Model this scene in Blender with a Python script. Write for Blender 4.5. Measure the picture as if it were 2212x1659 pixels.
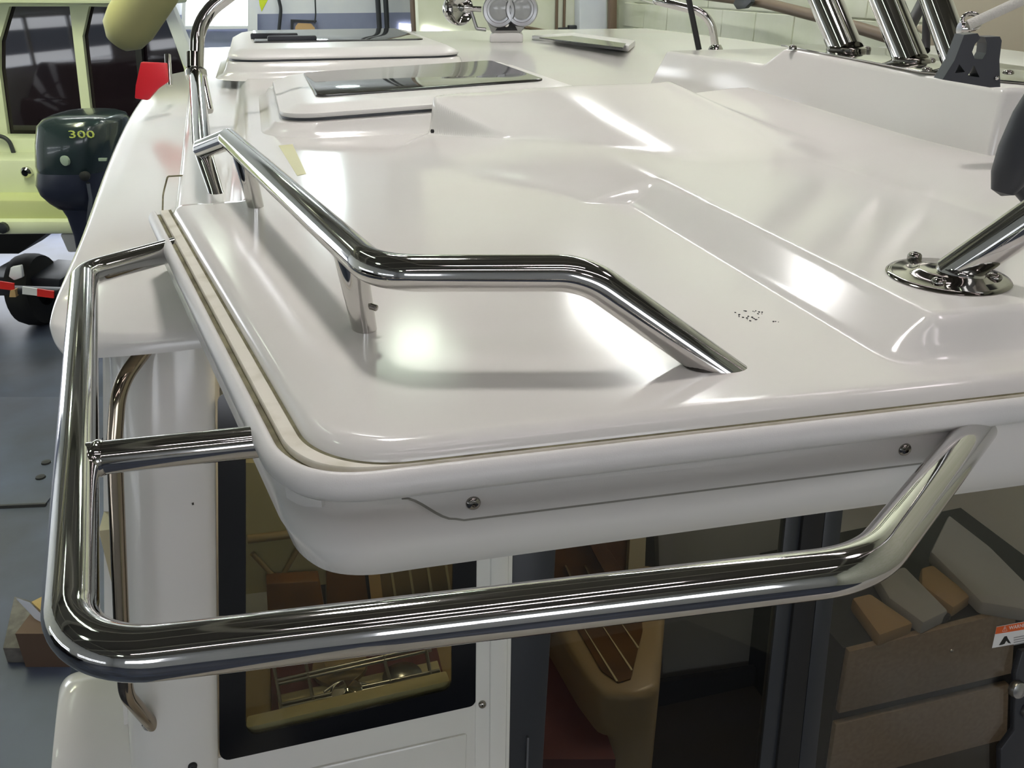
import bpy, bmesh, math, random
from mathutils import Vector as Vec, Matrix, geometry
random.seed(4)
scn = bpy.context.scene
for o in list(bpy.data.objects): bpy.data.objects.remove(o)
COL = scn.collection

# ------------------------------------------------------------------ camera
W, H, F = 2212, 1659, 1852.0
PITCH, PSI, CZ = math.radians(25.5), math.radians(15.5), 0.315
CF = Vec((math.sin(PSI)*math.cos(PITCH), math.cos(PSI)*math.cos(PITCH), -math.sin(PITCH)))
CR = Vec((math.cos(PSI), -math.sin(PSI), 0.0))
CU = CR.cross(CF)
CC = Vec((0, 0, CZ))
FH = Vec((math.sin(PSI), math.cos(PSI), 0))
cam = bpy.data.objects.new('camera', bpy.data.cameras.new('camera'))
COL.objects.link(cam)
cam.matrix_world = Matrix.Translation(CC) @ Matrix((CR, CU, -CF)).transposed().to_4x4()
cam.data.sensor_width = 36
cam.data.lens = F/W*36
cam.data.clip_start = 0.02
cam.data.clip_end = 200
scn.camera = cam

# surveying helpers: where the sight line through a picture point meets a plane
def ray(x, y): return CF + CR*((x-W/2)/F) - CU*((y-H/2)/F)
def Zp(x, y, z=0.0):
    d = ray(x, y); return CC + d*((z-CZ)/d.z)
def Dp(x, y, t): return CC + ray(x, y)*t
def Vp(x, y, t):
    d = ray(x, y); return CC + d*(t/d.dot(FH))
def Yp(x, y, Y):
    d = ray(x, y); return CC + d*(Y/d.y)
def Xp(x, y, X):
    d = ray(x, y); return CC + d*(X/d.x)

# ------------------------------------------------------------------ world and exposure
wd = bpy.data.worlds.new('world'); scn.world = wd; wd.use_nodes = True
wd.node_tree.nodes['Background'].inputs[0].default_value = (0.8, 0.9, 1.0, 1)
wd.node_tree.nodes['Background'].inputs[1].default_value = 0.3
scn.view_settings.view_transform = 'Standard'
scn.view_settings.look = 'None'
scn.view_settings.gamma = 1
scn.view_settings.use_curve_mapping = False
scn.view_settings.exposure = -0.43
KEY_POWER, BAY_POWER, FLOOD_POWER, WINDOW_POWER = 162.0, 16.0, 60.0, 6.0

# ------------------------------------------------------------------ materials
def lin(c):
    return tuple(((v/255)/12.92 if v/255 <= .04045 else ((v/255+.055)/1.055)**2.4) for v in c)
MATS = {}
def mat(name, rgb, rough=.4, metal=0.0, spec=.5, noise=None, bump=None, coat=0.0, emit=None, trans=0.0, ior=None):
    m = bpy.data.materials.new(name); m.use_nodes = True
    nt = m.node_tree; b = nt.nodes['Principled BSDF']
    c = lin(rgb)
    b.inputs['Base Color'].default_value = (*c, 1)
    b.inputs['Roughness'].default_value = rough
    b.inputs['Metallic'].default_value = metal
    b.inputs['Specular IOR Level'].default_value = spec
    b.inputs['Coat Weight'].default_value = coat
    b.inputs['Coat Roughness'].default_value = .04
    if trans: b.inputs['Transmission Weight'].default_value = trans
    if ior: b.inputs['IOR'].default_value = ior
    if emit:
        b.inputs['Emission Color'].default_value = (*lin(emit[0]), 1)
        b.inputs['Emission Strength'].default_value = emit[1]
    if noise or bump:
        tc = nt.nodes.new('ShaderNodeTexCoord')
        n = nt.nodes.new('ShaderNodeTexNoise')
        nt.links.new(tc.outputs['Object'], n.inputs['Vector'])
    if noise:       # (other colour, scale, low, high)
        n.inputs['Scale'].default_value = noise[1]; n.inputs['Detail'].default_value = 6
        r = nt.nodes.new('ShaderNodeValToRGB')
        r.color_ramp.elements[0].position = noise[2]; r.color_ramp.elements[1].position = noise[3]
        r.color_ramp.elements[0].color = (*c, 1); r.color_ramp.elements[1].color = (*lin(noise[0]), 1)
        nt.links.new(n.outputs['Fac'], r.inputs['Fac'])
        nt.links.new(r.outputs['Color'], b.inputs['Base Color'])
    if bump:        # (scale, strength)
        n2 = nt.nodes.new('ShaderNodeTexNoise'); n2.inputs['Scale'].default_value = bump[0]; n2.inputs['Detail'].default_value = 4
        nt.links.new(tc.outputs['Object'], n2.inputs['Vector'])
        bp = nt.nodes.new('ShaderNodeBump'); bp.inputs['Strength'].default_value = bump[1]; bp.inputs['Distance'].default_value = .01
        nt.links.new(n2.outputs['Fac'], bp.inputs['Height'])
        nt.links.new(bp.outputs['Normal'], b.inputs['Normal'])
    MATS[name] = m
    return m
mat('gelcoat', (225, 225, 219), .13, noise=((223, 219, 215), 1.6, .4, .65))
mat('gelcoat_satin', (222, 220, 216), .32)
mat('rail_plastic', (222, 221, 218), .38, bump=(900, .05))
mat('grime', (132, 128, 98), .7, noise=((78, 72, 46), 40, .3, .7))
mat('shadow_gap_grey', (146, 144, 136), .7)  # grey of the shadow line drawn under the flange strip
mat('strip_cream', (226, 222, 208), .4, noise=((190, 184, 160), 25, .5, .8))
mat('chrome', (205, 203, 200), .055, metal=1)
mat('chrome_dark', (150, 146, 140), .09, metal=1)
mat('steel', (165, 165, 165), .28, metal=1)
mat('frit_black', (10, 11, 14), .12)
mat('frame_dark', (40, 43, 48), .4)
mat('black_plastic', (40, 42, 48), .45)
mat('black_rubber', (22, 22, 24), .6)
mat('hatch_glass', (46, 46, 42), .06, spec=.6)
mat('acrylic', (150, 152, 152), .1)
mat('red_paint', (196, 14, 34), .45)
mat('bronze', (160, 148, 132), .1, metal=1)
mat('dirt', (60, 56, 50), .8)
mat('scratch_silver', (225, 228, 232), .25, metal=.6)
mat('tape', (206, 204, 160), .5)
mat('galley_tan', (140, 122, 92), .35)
mat('galley_cream', (186, 176, 144), .35)
mat('galley_brown', (96, 62, 30), .4, noise=((128, 88, 46), 9, .35, .7))
mat('teak', (84, 58, 26), .45, noise=((64, 42, 18), 14, .4, .7))
mat('cabin_dark', (44, 40, 36), .6)
mat('cabin_grey', (130, 130, 128), .7)
mat('cabin_black', (16, 16, 18), .7)
mat('locker_taupe', (150, 130, 108), .5, noise=((138, 118, 98), 60, .4, .6))
mat('cushion', (150, 148, 148), .8)
mat('cushion_tan', (156, 128, 92), .8)
mat('maroon', (84, 40, 40), .6)
mat('wall_white', (222, 224, 226), .8, noise=((208, 212, 220), 2, .3, .7))
mat('wall_blue', (138, 144, 170), .8, noise=((126, 132, 158), 3, .3, .7))
mat('wall_cream', (222, 223, 204), .8, noise=((212, 215, 190), 3, .35, .65), bump=(30, .1))
mat('mortar', (176, 178, 158), .9)
mat('peel', (170, 160, 140), .9)
mat('pipe_brown', (104, 86, 68), .5)
mat('wood', (190, 156, 110), .6)
mat('wood_grey', (110, 106, 100), .8, noise=((84, 80, 76), 12, .4, .6))
mat('floor_paint', (76, 84, 106), .5, noise=((58, 62, 74), 1.3, .35, .65))
mat('ceiling_paint', (92, 90, 84), .9)
mat('beam_paint', (150, 148, 136), .8)
mat('box_brown', (96, 76, 62), .8)
mat('dull_pane', (120, 130, 142), .3, emit=((150, 165, 185), 1.0))  # glowing grey pane, made for the cruiser glass to reflect
mat('cowl_green', (34, 46, 50), .2, coat=.4)
mat('cowl_navy', (38, 42, 60), .3)
mat('decal', (190, 200, 100), .4)
mat('decal_pale', (150, 165, 150), .4)
mat('boat_white', (222, 228, 196), .35)
mat('boat_cream', (200, 206, 150), .4)
mat('boat_glass', (30, 22, 28), .03, spec=.8)
mat('car_paint', (14, 13, 18), .12, coat=.6)
mat('car_glass', (16, 18, 22), .05)
mat('tyre', (18, 18, 20), .8)
mat('trailer_steel', (40, 42, 50), .5)
mat('tape_red', (210, 36, 30), .5)
mat('tape_white', (214, 214, 220), .5)
mat('cardboard', (176, 150, 98), .8)
mat('paper_white', (225, 226, 235), .7)
mat('olive', (168, 164, 116), .5)
mat('lime', (190, 210, 30), .6)
mat('rope', (206, 204, 196), .9, bump=(300, .5))
mat('fleck', (40, 40, 44), .9)
mat('orange', (216, 92, 30), .5)
mat('label_white', (225, 225, 225), .5)
mat('label_black', (15, 15, 15), .5)
mat('label_grey', (150, 150, 152), .5)
mat('housing', (170, 172, 174), .4, metal=.3)
mat('lamp_key', (255, 255, 255), .5, emit=((255, 250, 246), KEY_POWER))
mat('lamp_bay', (255, 255, 255), .5, emit=((236, 255, 230), BAY_POWER))
mat('lamp_pink', (255, 255, 255), .5, emit=((255, 240, 246), BAY_POWER))
mat('cruiser_fill', (255, 255, 255), .5, emit=((250, 255, 215), 480.0))  # added light brightening the cruiser
mat('wall_fill', (255, 255, 255), .5, emit=((252, 255, 250), 150.0))  # added light brightening the walls
mat('lamp_second', (255, 255, 255), .5, emit=((255, 252, 250), 45.0))
mat('lamp_flood', (255, 255, 255), .5, emit=((236, 255, 255), FLOOD_POWER))
mat('cabin_fill', (255, 255, 255), .5, emit=((255, 240, 205), 50.0))  # added light brightening the cabin interior
mat('header_fill', (255, 255, 255), .5, emit=((255, 240, 220), 40.0))  # added light brightening the lockers behind the door
mat('daylight', (255, 255, 255), .5, emit=((244, 248, 255), WINDOW_POWER))
def glass_mat(name, tint, gloss=.05, refl=.9):
    m = bpy.data.materials.new(name); m.use_nodes = True; nt = m.node_tree
    nt.nodes.clear()
    o = nt.nodes.new('ShaderNodeOutputMaterial'); mx = nt.nodes.new('ShaderNodeMixShader')
    t = nt.nodes.new('ShaderNodeBsdfTransparent'); g = nt.nodes.new('ShaderNodeBsdfGlossy'); fr = nt.nodes.new('ShaderNodeLayerWeight'); pw = nt.nodes.new('ShaderNodeMath'); ml = nt.nodes.new('ShaderNodeMath')
    t.inputs[0].default_value = (*tint, 1); g.inputs[0].default_value = (refl, refl, refl, 1); g.inputs['Roughness'].default_value = gloss
    fr.inputs[0].default_value = .5; pw.operation = 'POWER'; pw.inputs[1].default_value = 4.0; ml.operation = 'MULTIPLY_ADD'; ml.inputs[1].default_value = .7; ml.inputs[2].default_value = .03
    nt.links.new(fr.outputs['Facing'], pw.inputs[0]); nt.links.new(pw.outputs[0], ml.inputs[0])
    nt.links.new(ml.outputs[0], mx.inputs[0]); nt.links.new(t.outputs[0], mx.inputs[1]); nt.links.new(g.outputs[0], mx.inputs[2])
    nt.links.new(mx.outputs[0], o.inputs[0])
    MATS[name] = m
glass_mat('tinted_glass', (.74, .75, .68), .02)
glass_mat('door_glass', (.70, .70, .68), .02)
glass_mat('clear_glass', (.86, .9, .88), .02)

# ------------------------------------------------------------------ object helpers
def tag(o, label=None, cat=None, group=None, kind=None):
    if label: o['label'] = label
    if cat: o['category'] = cat
    if group: o['group'] = group
    if kind: o['kind'] = kind
    return o
def empty(name, loc=(0, 0, 0)):
    o = bpy.data.objects.new(name, None); COL.objects.link(o); o.location = loc; o.empty_display_size = .1
    return o
def link(name, me, m, parent=None, smooth=False, sharp=None):
    o = bpy.data.objects.new(name, me); COL.objects.link(o)
    if m: me.materials.append(MATS[m])
    if smooth:
        for p in me.polygons: p.use_smooth = True
        if sharp: me.set_sharp_from_angle(angle=math.radians(sharp))
    if parent is not None:
        o.parent = parent
        w = Vec((0, 0, 0)); q = parent
        while q is not None: w += Vec(q.location); q = q.parent
        o.location = -w          # meshes are written in world coordinates
    return o
def mesh(name, vs, fs, m, parent=None, smooth=False, sharp=None):
    me = bpy.data.meshes.new(name); me.from_pydata([tuple(v) for v in vs], [], fs); me.update()
    bm = bmesh.new(); bm.from_mesh(me); bmesh.ops.recalc_face_normals(bm, faces=bm.faces); bm.to_mesh(me); bm.free()
    return link(name, me, m, parent, smooth, sharp)
def bmobj(name, bm, m, parent=None, smooth=False, sharp=35):
    bmesh.ops.recalc_face_normals(bm, faces=bm.faces)
    me = bpy.data.meshes.new(name); bm.to_mesh(me); bm.free()
    return link(name, me, m, parent, smooth, sharp)
def prism_bm(pts, vec, bev=0, seg=2):
    bm = bmesh.new(); vec = Vec(vec)
    a = [bm.verts.new(Vec(p)) for p in pts]; b = [bm.verts.new(Vec(p)+vec) for p in pts]
    n = len(a); bm.faces.new(a); bm.faces.new(b[::-1])
    for i in range(n): bm.faces.new((a[i], b[i], b[(i+1) % n], a[(i+1) % n]))
    bmesh.ops.recalc_face_normals(bm, faces=bm.faces)
    if bev: bmesh.ops.bevel(bm, geom=bm.edges[:]+bm.verts[:], offset=bev, segments=seg, affect='EDGES', profile=.5, clamp_overlap=True)
    return bm
def prism(name, pts, vec, m, parent=None, bev=0, seg=2):
    return bmobj(name, prism_bm(pts, vec, bev, seg), m, parent, smooth=bev > 0)
def box(name, lo, hi, m, parent=None, bev=0, seg=2):
    x0, y0, z0 = lo; x1, y1, z1 = hi
    return prism(name, [(x0, y0, z0), (x1, y0, z0), (x1, y1, z0), (x0, y1, z0)], (0, 0, z1-z0), m, parent, bev, seg)
def obox(name, c, ax, ay, az, m, parent=None, bev=0):
    """box centred at c with half-axis vectors ax, ay, az"""
    c, ax, ay, az = Vec(c), Vec(ax), Vec(ay), Vec(az)
    return prism(name, [c-ax-ay-az, c+ax-ay-az, c+ax+ay-az, c-ax+ay-az], az*2, m, parent, bev)
def fillet(pts, rad, n=8):
    pts = [Vec(p) for p in pts]
    out = [pts[0]]
    for i in range(1, len(pts)-1):
        r = rad[i] if isinstance(rad, (list, tuple)) else rad
        p = pts[i]; a = pts[i-1]-p; b = pts[i+1]-p
        la, lb = a.length, b.length; a = a/la; b = b/lb
        cosang = max(-1, min(1, a.dot(b)))
        half = math.acos(cosang)/2
        if r <= 0 or half > math.pi/2-.01: out.append(p); continue
        t = min(r/math.tan(half), la*.49, lb*.49); r2 = t*math.tan(half)
        c = p+(a+b).normalized()*(r2/math.sin(half))
        s = p+a*t-c; e = p+b*t-c
        ang = math.pi-2*half
        for k in range(n+1):
            f = k/n
            v = (s*math.sin((1-f)*ang)+e*math.sin(f*ang))/math.sin(ang)
            out.append(c+v)
    out.append(pts[-1]); return out
def sweep_mesh(path, prof_fn, closed_prof=True, cap=True):
    """sweep profile (list of 2-D points; fn of index) along path with parallel transport"""
    n = len(path); vs = []; fs = []
    tans = []
    for i in range(n):
        t = (path[min(i+1, n-1)]-path[max(i-1, 0)]); tans.append(t.normalized())
    up = Vec((0, 0, 1)) if abs(tans[0].z) < .9 else Vec((0, 1, 0))
    nx = tans[0].cross(up).normalized()
    for i in range(n):
        t = tans[i]; nx = (nx-t*nx.dot(t)).normalized(); ny = nx.cross(t)
        pr = prof_fn(i)
        for (a, b) in pr: vs.append(path[i]+nx*a+ny*b)
    k = len(pr)
    for i in range(n-1):
        for j in range(k if closed_prof else k-1):
            j2 = (j+1) % k
            fs.append((i*k+j, i*k+j2, (i+1)*k+j2, (i+1)*k+j))
    if cap and closed_prof:
        fs.append(tuple(range(k))[::-1]); fs.append(tuple((n-1)*k+j for j in range(k)))
    return vs, fs
def tube(name, pts, r, m, parent=None, fil=0, seg=24, n=8):
    path = fillet(pts, fil, n) if fil else [Vec(p) for p in pts]
    q = [path[0]]
    for p in path[1:]:
        if (p-q[-1]).length > 1e-5: q.append(p)
    rr = r if callable(r) else (lambda i, _n=len(q): r)
    vs, fs = sweep_mesh(q, lambda i: [(rr(i)*math.cos(2*math.pi*j/seg), rr(i)*math.sin(2*math.pi*j/seg)) for j in range(seg)])
    return mesh(name, vs, fs, m, parent, smooth=True, sharp=50)
def lathe(name, c, axis, prof, m, parent=None, seg=28, sharp=40):
    """prof: list of (radius, distance along axis) from c"""
    c = Vec(c); ax = Vec(axis).normalized()
    u = ax.cross(Vec((0, 0, 1)) if abs(ax.z) < .9 else Vec((1, 0, 0))).normalized(); v = ax.cross(u)
    vs = []; fs = []
    for (r, h) in prof:
        for j in range(seg):
            a = 2*math.pi*j/seg
            vs.append(c+ax*h+(u*math.cos(a)+v*math.sin(a))*r)
    for i in range(len(prof)-1):
        for j in range(seg):
            j2 = (j+1) % seg
            fs.append((i*seg+j, i*seg+j2, (i+1)*seg+j2, (i+1)*seg+j))
    fs.append(tuple(range(seg))[::-1]); fs.append(tuple((len(prof)-1)*seg+j for j in range(seg)))
    return mesh(name, vs, fs, m, parent, smooth=True, sharp=sharp)
def rrect(x0, y0, x1, y1, r, n=6):
    if not isinstance(r, (list, tuple)): r = [r]*4
    out = []
    for (cx, cy, a0, rr) in ((x1-r[0], y1-r[0], 0, r[0]), (x0+r[1], y1-r[1], 90, r[1]), (x0+r[2], y0+r[2], 180, r[2]), (x1-r[3], y0+r[3], 270, r[3])):
        for k in range(n+1):
            a = math.radians(a0+90*k/n); out.append((cx+rr*math.cos(a), cy+rr*math.sin(a)))
    return out
def loft(name, rings, m, parent=None, cap=(True, True), sharp=40):
    k = len(rings[0]); vs = [Vec(p) for r in rings for p in r]; fs = []
    for i in range(len(rings)-1):
        for j in range(k):
            j2 = (j+1) % k; fs.append((i*k+j, i*k+j2, (i+1)*k+j2, (i+1)*k+j))
    if cap[0]: fs.append(tuple(range(k))[::-1])
    if cap[1]: fs.append(tuple((len(rings)-1)*k+j for j in range(k)))
    return mesh(name, vs, fs, m, parent, smooth=True, sharp=sharp)
def sst(a, b, x):
    t = max(0.0, min(1.0, (x-a)/(b-a))); return t*t*(3-2*t)
def lerp(a, b, t): return a+(b-a)*t
def text_obj(name, s, size, origin, right, up, m, parent, depth=.002, wide=1.0):
    cu = bpy.data.curves.new(name, 'FONT'); cu.body = s; cu.size = size; cu.extrude = depth; cu.align_x = 'CENTER'; cu.align_y = 'CENTER'; cu.resolution_u = 2
    ob = bpy.data.objects.new('tmp', cu); COL.objects.link(ob)
    dg = bpy.context.evaluated_depsgraph_get(); me = bpy.data.meshes.new_from_object(ob.evaluated_get(dg))
    bpy.data.objects.remove(ob)
    R = Vec(right).normalized(); U = Vec(up).normalized(); N = R.cross(U)
    M = Matrix.Translation(Vec(origin)) @ Matrix((R*wide, U, N)).transposed().to_4x4()
    me.transform(M); me.materials.clear()
    return link(name, me, m, parent)

# ------------------------------------------------------------------ the workshop
FZ = -2.9
def struct(o): return tag(o, kind='structure')
struct(box('floor', (-9, -7, FZ-.1), (5, 14, FZ), 'floor_paint'))
ce = struct(box('ceiling', (-9, -7, 3.4), (5, 14, 3.5), 'ceiling_paint'))
for k in range(9): box('roof_beam', (-9, -6.2+k*2.3, 3.10), (4.2, -6.05+k*2.3, 3.4), 'beam_paint', ce)
for k in range(4): box('roof_purlin', (-7.5+k*3.4, -7, 3.28), (-7.4+k*3.4, 13, 3.4), 'beam_paint', ce)
wb = struct(box('wall_back', (-9, 13, FZ), (5, 13.2, 3.4), 'wall_white'))
box('painted_dado', (-9, 12.985, FZ), (4.2, 12.999, Yp(680, 29, 12.985).z), 'wall_blue', wb)
struct(box('wall_left', (-9.2, -7, FZ), (-9, 14, 3.4), 'wall_white'))
struct(box('wall_rear', (-9, -7.2, FZ), (5, -7, 3.4), 'wall_white'))
wr = struct(box('wall_right', (4.2, -7, FZ), (4.4, 14, 3.4), 'wall_cream'))
wp = struct(box('wall_partition', (Yp(905, 60, 10.5).x, 10.5, FZ), (4.2, 10.7, 3.4), 'wall_cream'))

# ------------------------------------------------------------------ the boat: cabin roof
boat = tag(empty('cabin_boat', (1.1, 1.4, FZ)), 'white cabin boat filling the foreground, seen over its glossy roof and chrome rails', 'boat')
GEL = 'gelcoat'
av = Vec((1, -.0487, 0)).normalized(); pv = Vec((-.195, .981, 0)).normalized()
npo = Vec((-pv.y, pv.x, 0)); nao = Vec((av.y, -av.x, 0))          # outward normals of port and aft edge
RC = .075
PA, PP = Vec((.081, .562, 0)), Vec((-.033, .817, 0))
# inner corner: inset RC from both crest lines
def isect(p, d, q, e):
    k = d.x*e.y-d.y*e.x; t = ((q.x-p.x)*e.y-(q.y-p.y)*e.x)/k; return p+d*t
c0 = isect(PA-nao*RC, av, PP-npo*RC, pv)
def spaced(n1, l1, n2, l2):
    return [l1*i/n1 for i in range(n1)]+[l1+(l2-l1)*i/n2 for i in range(n2+1)]
def steps(*segs):
    out = [0.0]
    for (end, d) in segs:
        n = max(1, round((end-out[-1])/d)); a = out[-1]; out += [a+(end-a)*i/n for i in range(1, n+1)]
    return out
T_END = .80
TS = steps((.10, .005), (.50, .010), (.70, .005), (.79, .010), (.84, .004), (1.06, .010), (1.44, .0045), (1.56, .010), (1.68, .005), (4.5, .04))
SS = steps((.20, .008), (.58, .0035), (.78, .010), (.84, .005), (.87, .010), (.93, .005), (1.10, .010), (2.45, .04))
pv2 = Vec((-.045, .999, 0)).normalized()
def pbase(t): return c0+pv*min(t, T_END)+pv2*max(0, t-T_END)
def pnorm(t):
    f = sst(T_END-.02, T_END+.02, t); d = pv.lerp(pv2, f).normalized(); return Vec((-d.y, d.x, 0))
def ramp(a, b, x, e=.14):
    t = (x-a)/(b-a)
    # straight slope with softly rounded top and bottom
    def soft(u): return 0 if u < -e else (u+e)**2/(4*e) if u < e else u
    return max(0.0, min(1.0, soft(t)-soft(t-1)))
def zroof(x, y):
    t1 = .22*sst(1.200, 1.235, y)+.78*sst(1.21, 1.62, y)
    h = .034*ramp(lerp(.521, .27, t1), lerp(.569, .60, t1), x)*ramp(.578, .606, y)
    # wedge in front: rises forward, ends in a steep wall on its port side
    f = max(0.0, min(1.0, (y-1.69)/.18)); xw = lerp(.47, .345, f)
    k = sst(.46, .72, x)
    wedge = ramp(lerp(1.69, 1.34, k), lerp(1.89, 1.96, k), y, .08)*ramp(xw-.007, xw+.007, x)
    h += (.080+.010*k-h)*wedge*(1-.62*ramp(.925, .965, x))
    yf = 1.945-(.055*((.44-x)/.10)**2 if x < .44 else 0)
    h *= 1-ramp(yf, yf+.025, y)*(1-.0*x)
    h += .016*max(0, min(1, (x-.885)/.20))*sst(.60, .68, y)*(1-sst(2.3, 2.5, y))
    h += .035*sst(2.3, 4.2, y)*sst(-.3, .8, x)
    # the margin shelf beyond the end of the overhang lies lower
    h -= .032*ramp(1.385, 1.402, y)*(1-ramp(-.075, -.045, x))
    return h
def stations():
    st = []
    for t in reversed(TS[1:]): st.append((pbase(t), pnorm(t), 'p', t))
    a0 = math.atan2(npo.y, npo.x); a1 = math.atan2(nao.y, nao.x)
    if a1 < a0: a1 += 2*math.pi
    for k in range(21):
        a = lerp(a0, a1, k/20); st.append((c0, Vec((math.cos(a), math.sin(a), 0)), 'c', k/20))
    for s in SS[1:]: st.append((c0+av*s, nao, 'a', s))
    return st
ST = stations()
verts = []; faces = []; idx = {}
for i, t in enumerate(TS):
    for j, s in enumerate(SS):
        p = pbase(t)+av*s; p.z = zroof(p.x, p.y); idx[i, j] = len(verts); verts.append(p)
for i in range(len(TS)-1):
    for j in range(len(SS)-1):
        faces.append((idx[i, j], idx[i, j+1], idx[i+1, j+1], idx[i+1, j]))
RING = [RC*k/10 for k in range(1, 10)]
EDGE = [(-.006, -.0002), (-.002, -.0012), (.0015, -.0032), (.0045, -.0062), (.0068, -.0098), (.0085, -.0138), (.0095, -.024)]
prev = []
nP, nC = len(TS)-1, 21
for k, (b, n, kind, t) in enumerate(ST):
    if kind == 'p': prev.append(idx[len(TS)-1-k, 0])
    elif kind == 'c': prev.append(idx[0, 0])
    else: prev.append(idx[0, k-nP-nC+1])
for (o, dz) in [(r, 0) for r in RING]+[(RC+e[0], e[1]) for e in EDGE]:
    cur = []
    for (b, n, kind, t) in ST:
        p = b+n*o; p.z = zroof(p.x, p.y)+dz; cur.append(len(verts)); verts.append(p)
    for k in range(len(ST)-1):
        f = [prev[k], prev[k+1], cur[k+1], cur[k]]
        if f[0] == f[1]: f = f[1:]
        faces.append(tuple(f))
    prev = cur
roof = mesh('cabin_roof', verts, faces, GEL, boat, smooth=True)
# make sure normals look up
me = roof.data
if me.polygons[5].normal.z < 0: me.flip_normals()

# ---- edge mouldings of the overhang: only back to where the overhang ends
ST2 = [s for s in ST if not (s[2] == 'p' and s[3] > T_END) and not (s[2] == 'a' and s[3] > 1.3)]
def aftness(s):           # 0 on the port side, 1 on the aft side
    return 0 if s[2] == 'p' else 1 if s[2] == 'a' else sst(.35, 1, s[3])
def wst(s): return lerp(.0125, .0016, aftness(s))
def wgr(s): return lerp(.0060, .0012, aftness(s))
def rim(name, profile_fn, m, close=True, stn=None, sharp=40):
    stn = stn or ST2; vs = []; fs = []
    for s in stn:
        for (o, z) in profile_fn(s):
            p = s[0]+s[1]*(RC+o); p.z = z; vs.append(p)
    k = len(profile_fn(stn[0]))
    for i in range(len(stn)-1):
        for j in range(k if close else k-1):
            j2 = (j+1) % k; fs.append((i*k+j, i*k+j2, (i+1)*k+j2, (i+1)*k+j))
    if close:
        fs.append(tuple(range(k))); fs.append(tuple((len(stn)-1)*k+j for j in range(k))[::-1])
    return mesh(name, vs, fs, m, boat, smooth=True, sharp=sharp)
rim('sealant_line', lambda s: [(.0070, -.0128), (.0112, -.0140), (.0112, -.022), (.0070, -.022)], 'grime')
rim('gutter_strip', lambda s: [(.0105, -.0145), (.0115, -.0130), (.0100+wst(s), -.0130), (.0110+wst(s), -.0145), (.011+wst(s), -.026), (.0105, -.026)], 'strip_cream')
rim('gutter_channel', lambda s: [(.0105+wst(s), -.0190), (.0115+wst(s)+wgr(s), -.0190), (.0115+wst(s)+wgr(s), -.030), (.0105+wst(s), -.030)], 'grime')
def rail_prof(s):
    ob = .0105+wst(s)+wgr(s)
    c = [(ob, -.030), (ob, -.0165), (ob+.0012, -.0140), (ob+.0035, -.0128), (ob+.0065, -.0138), (ob+.0095, -.0168), (ob+.0118, -.0208), (ob+.0128, -.0255), (ob+.0122, -.0305), (ob+.0098, -.0346), (ob+.0065, -.0366), (ob+.002, -.0368)]
    return c
rim('drip_rail', rail_prof, 'rail_plastic', sharp=60)
OB = .0105
def fascia_prof(s):
    ob = OB+wst(s)+wgr(s)
    return [(ob+.002, -.030), (ob+.0045, -.0365), (ob+.0050, -.060), (ob+.0045, -.084), (ob+.0020, -.090), (ob-.003, -.1110), (ob-.0055, -.1125), (ob-.060, -.1125), (ob-.060, -.030)]
rim('roof_fascia', fascia_prof, GEL, sharp=50)
# bolted flange strip under the drip rail on the aft side
fl0, fl1 = None, None
def aft_s(px): return (Zp(px, 1060, -.05)-c0).dot(av)
sA, sB = aft_s(862), (Zp(2030, 900, -.05)-c0).dot(av)
ob = OB+.0016+.0012
def flange_pt(s, z, o): 
    p = c0+av*s+nao*(RC+ob+o); p.z = z; return p
loop = []
for k in range(9):
    f = k/8; loop.append((lerp(sA, sA+.040, f), lerp(-.0360, -.0605, sst(0, 1, f))))
loop += [(sA+.046, -.0625), (sB-.020, -.0645), (sB-.012, -.0620), (sB-.004, -.0470), (sB, -.0360)]
fl = prism('flange_strip', [flange_pt(s, z, .0040) for s, z in loop], nao*.0036, 'rail_plastic', boat, bev=.0008)
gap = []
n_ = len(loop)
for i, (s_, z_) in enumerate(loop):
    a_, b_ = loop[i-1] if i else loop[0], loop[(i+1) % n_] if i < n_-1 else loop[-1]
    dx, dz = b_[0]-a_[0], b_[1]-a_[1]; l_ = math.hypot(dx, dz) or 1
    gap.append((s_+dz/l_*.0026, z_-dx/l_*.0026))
prism('flange_shadow_gap', [flange_pt(s_, z_, .0040) for s_, z_ in gap], nao*.0022, 'shadow_gap_grey', fl)  # shadow line under the flange edge, put in as a grey strip
def pan_screw(name, c, axis, r, m='chrome_dark', parent=None):
    o = lathe(name, c, axis, [(r, -.004), (r, .0005), (r*.96, r*.22), (r*.82, r*.42), (r*.55, r*.56), (r*.30, r*.60), (r*.28, r*.22), (.0001, r*.22)], m, parent, seg=20, sharp=35)
    return o
for (px, py) in ((1022, 1079), (1961, 940)):
    d_ = ray(px, py); p0_ = flange_pt(0, 0, .0076); c = CC+d_*((p0_-CC).dot(nao)/d_.dot(nao)); c.z = max(-.0500, min(-.0485, c.z))
    pan_screw('flange_screw', c, nao, .0058, 'chrome_dark', fl)
# little clip end of the port flange seen under the corner
q = c0+Vec((math.cos(math.radians(200)), math.sin(math.radians(200)), 0))*(RC+.028)
rimclip = [s for s in ST2 if s[2] == 'c' and .22 <= s[3] <= .5]
rim('port_flange_tip', lambda s: [(OB+wst(s)+wgr(s)+.0045, -.036), (OB+wst(s)+wgr(s)+.0085, -.036), (OB+wst(s)+wgr(s)+.0085, -.046+.004*sst(.35, .5, s[3])), (OB+wst(s)+wgr(s)+.0045, -.046+.004*sst(.35, .5, s[3]))], 'rail_plastic', stn=rimclip)
# forward end cap of the port overhang
p = c0+pv*T_END+npo*(RC+.012)
pan_screw('port_flange_screw', c0+pv*(T_END-.16)+npo*(RC+.034)+Vec((0, 0, -.047)), npo, .005, 'chrome', boat)

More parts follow.
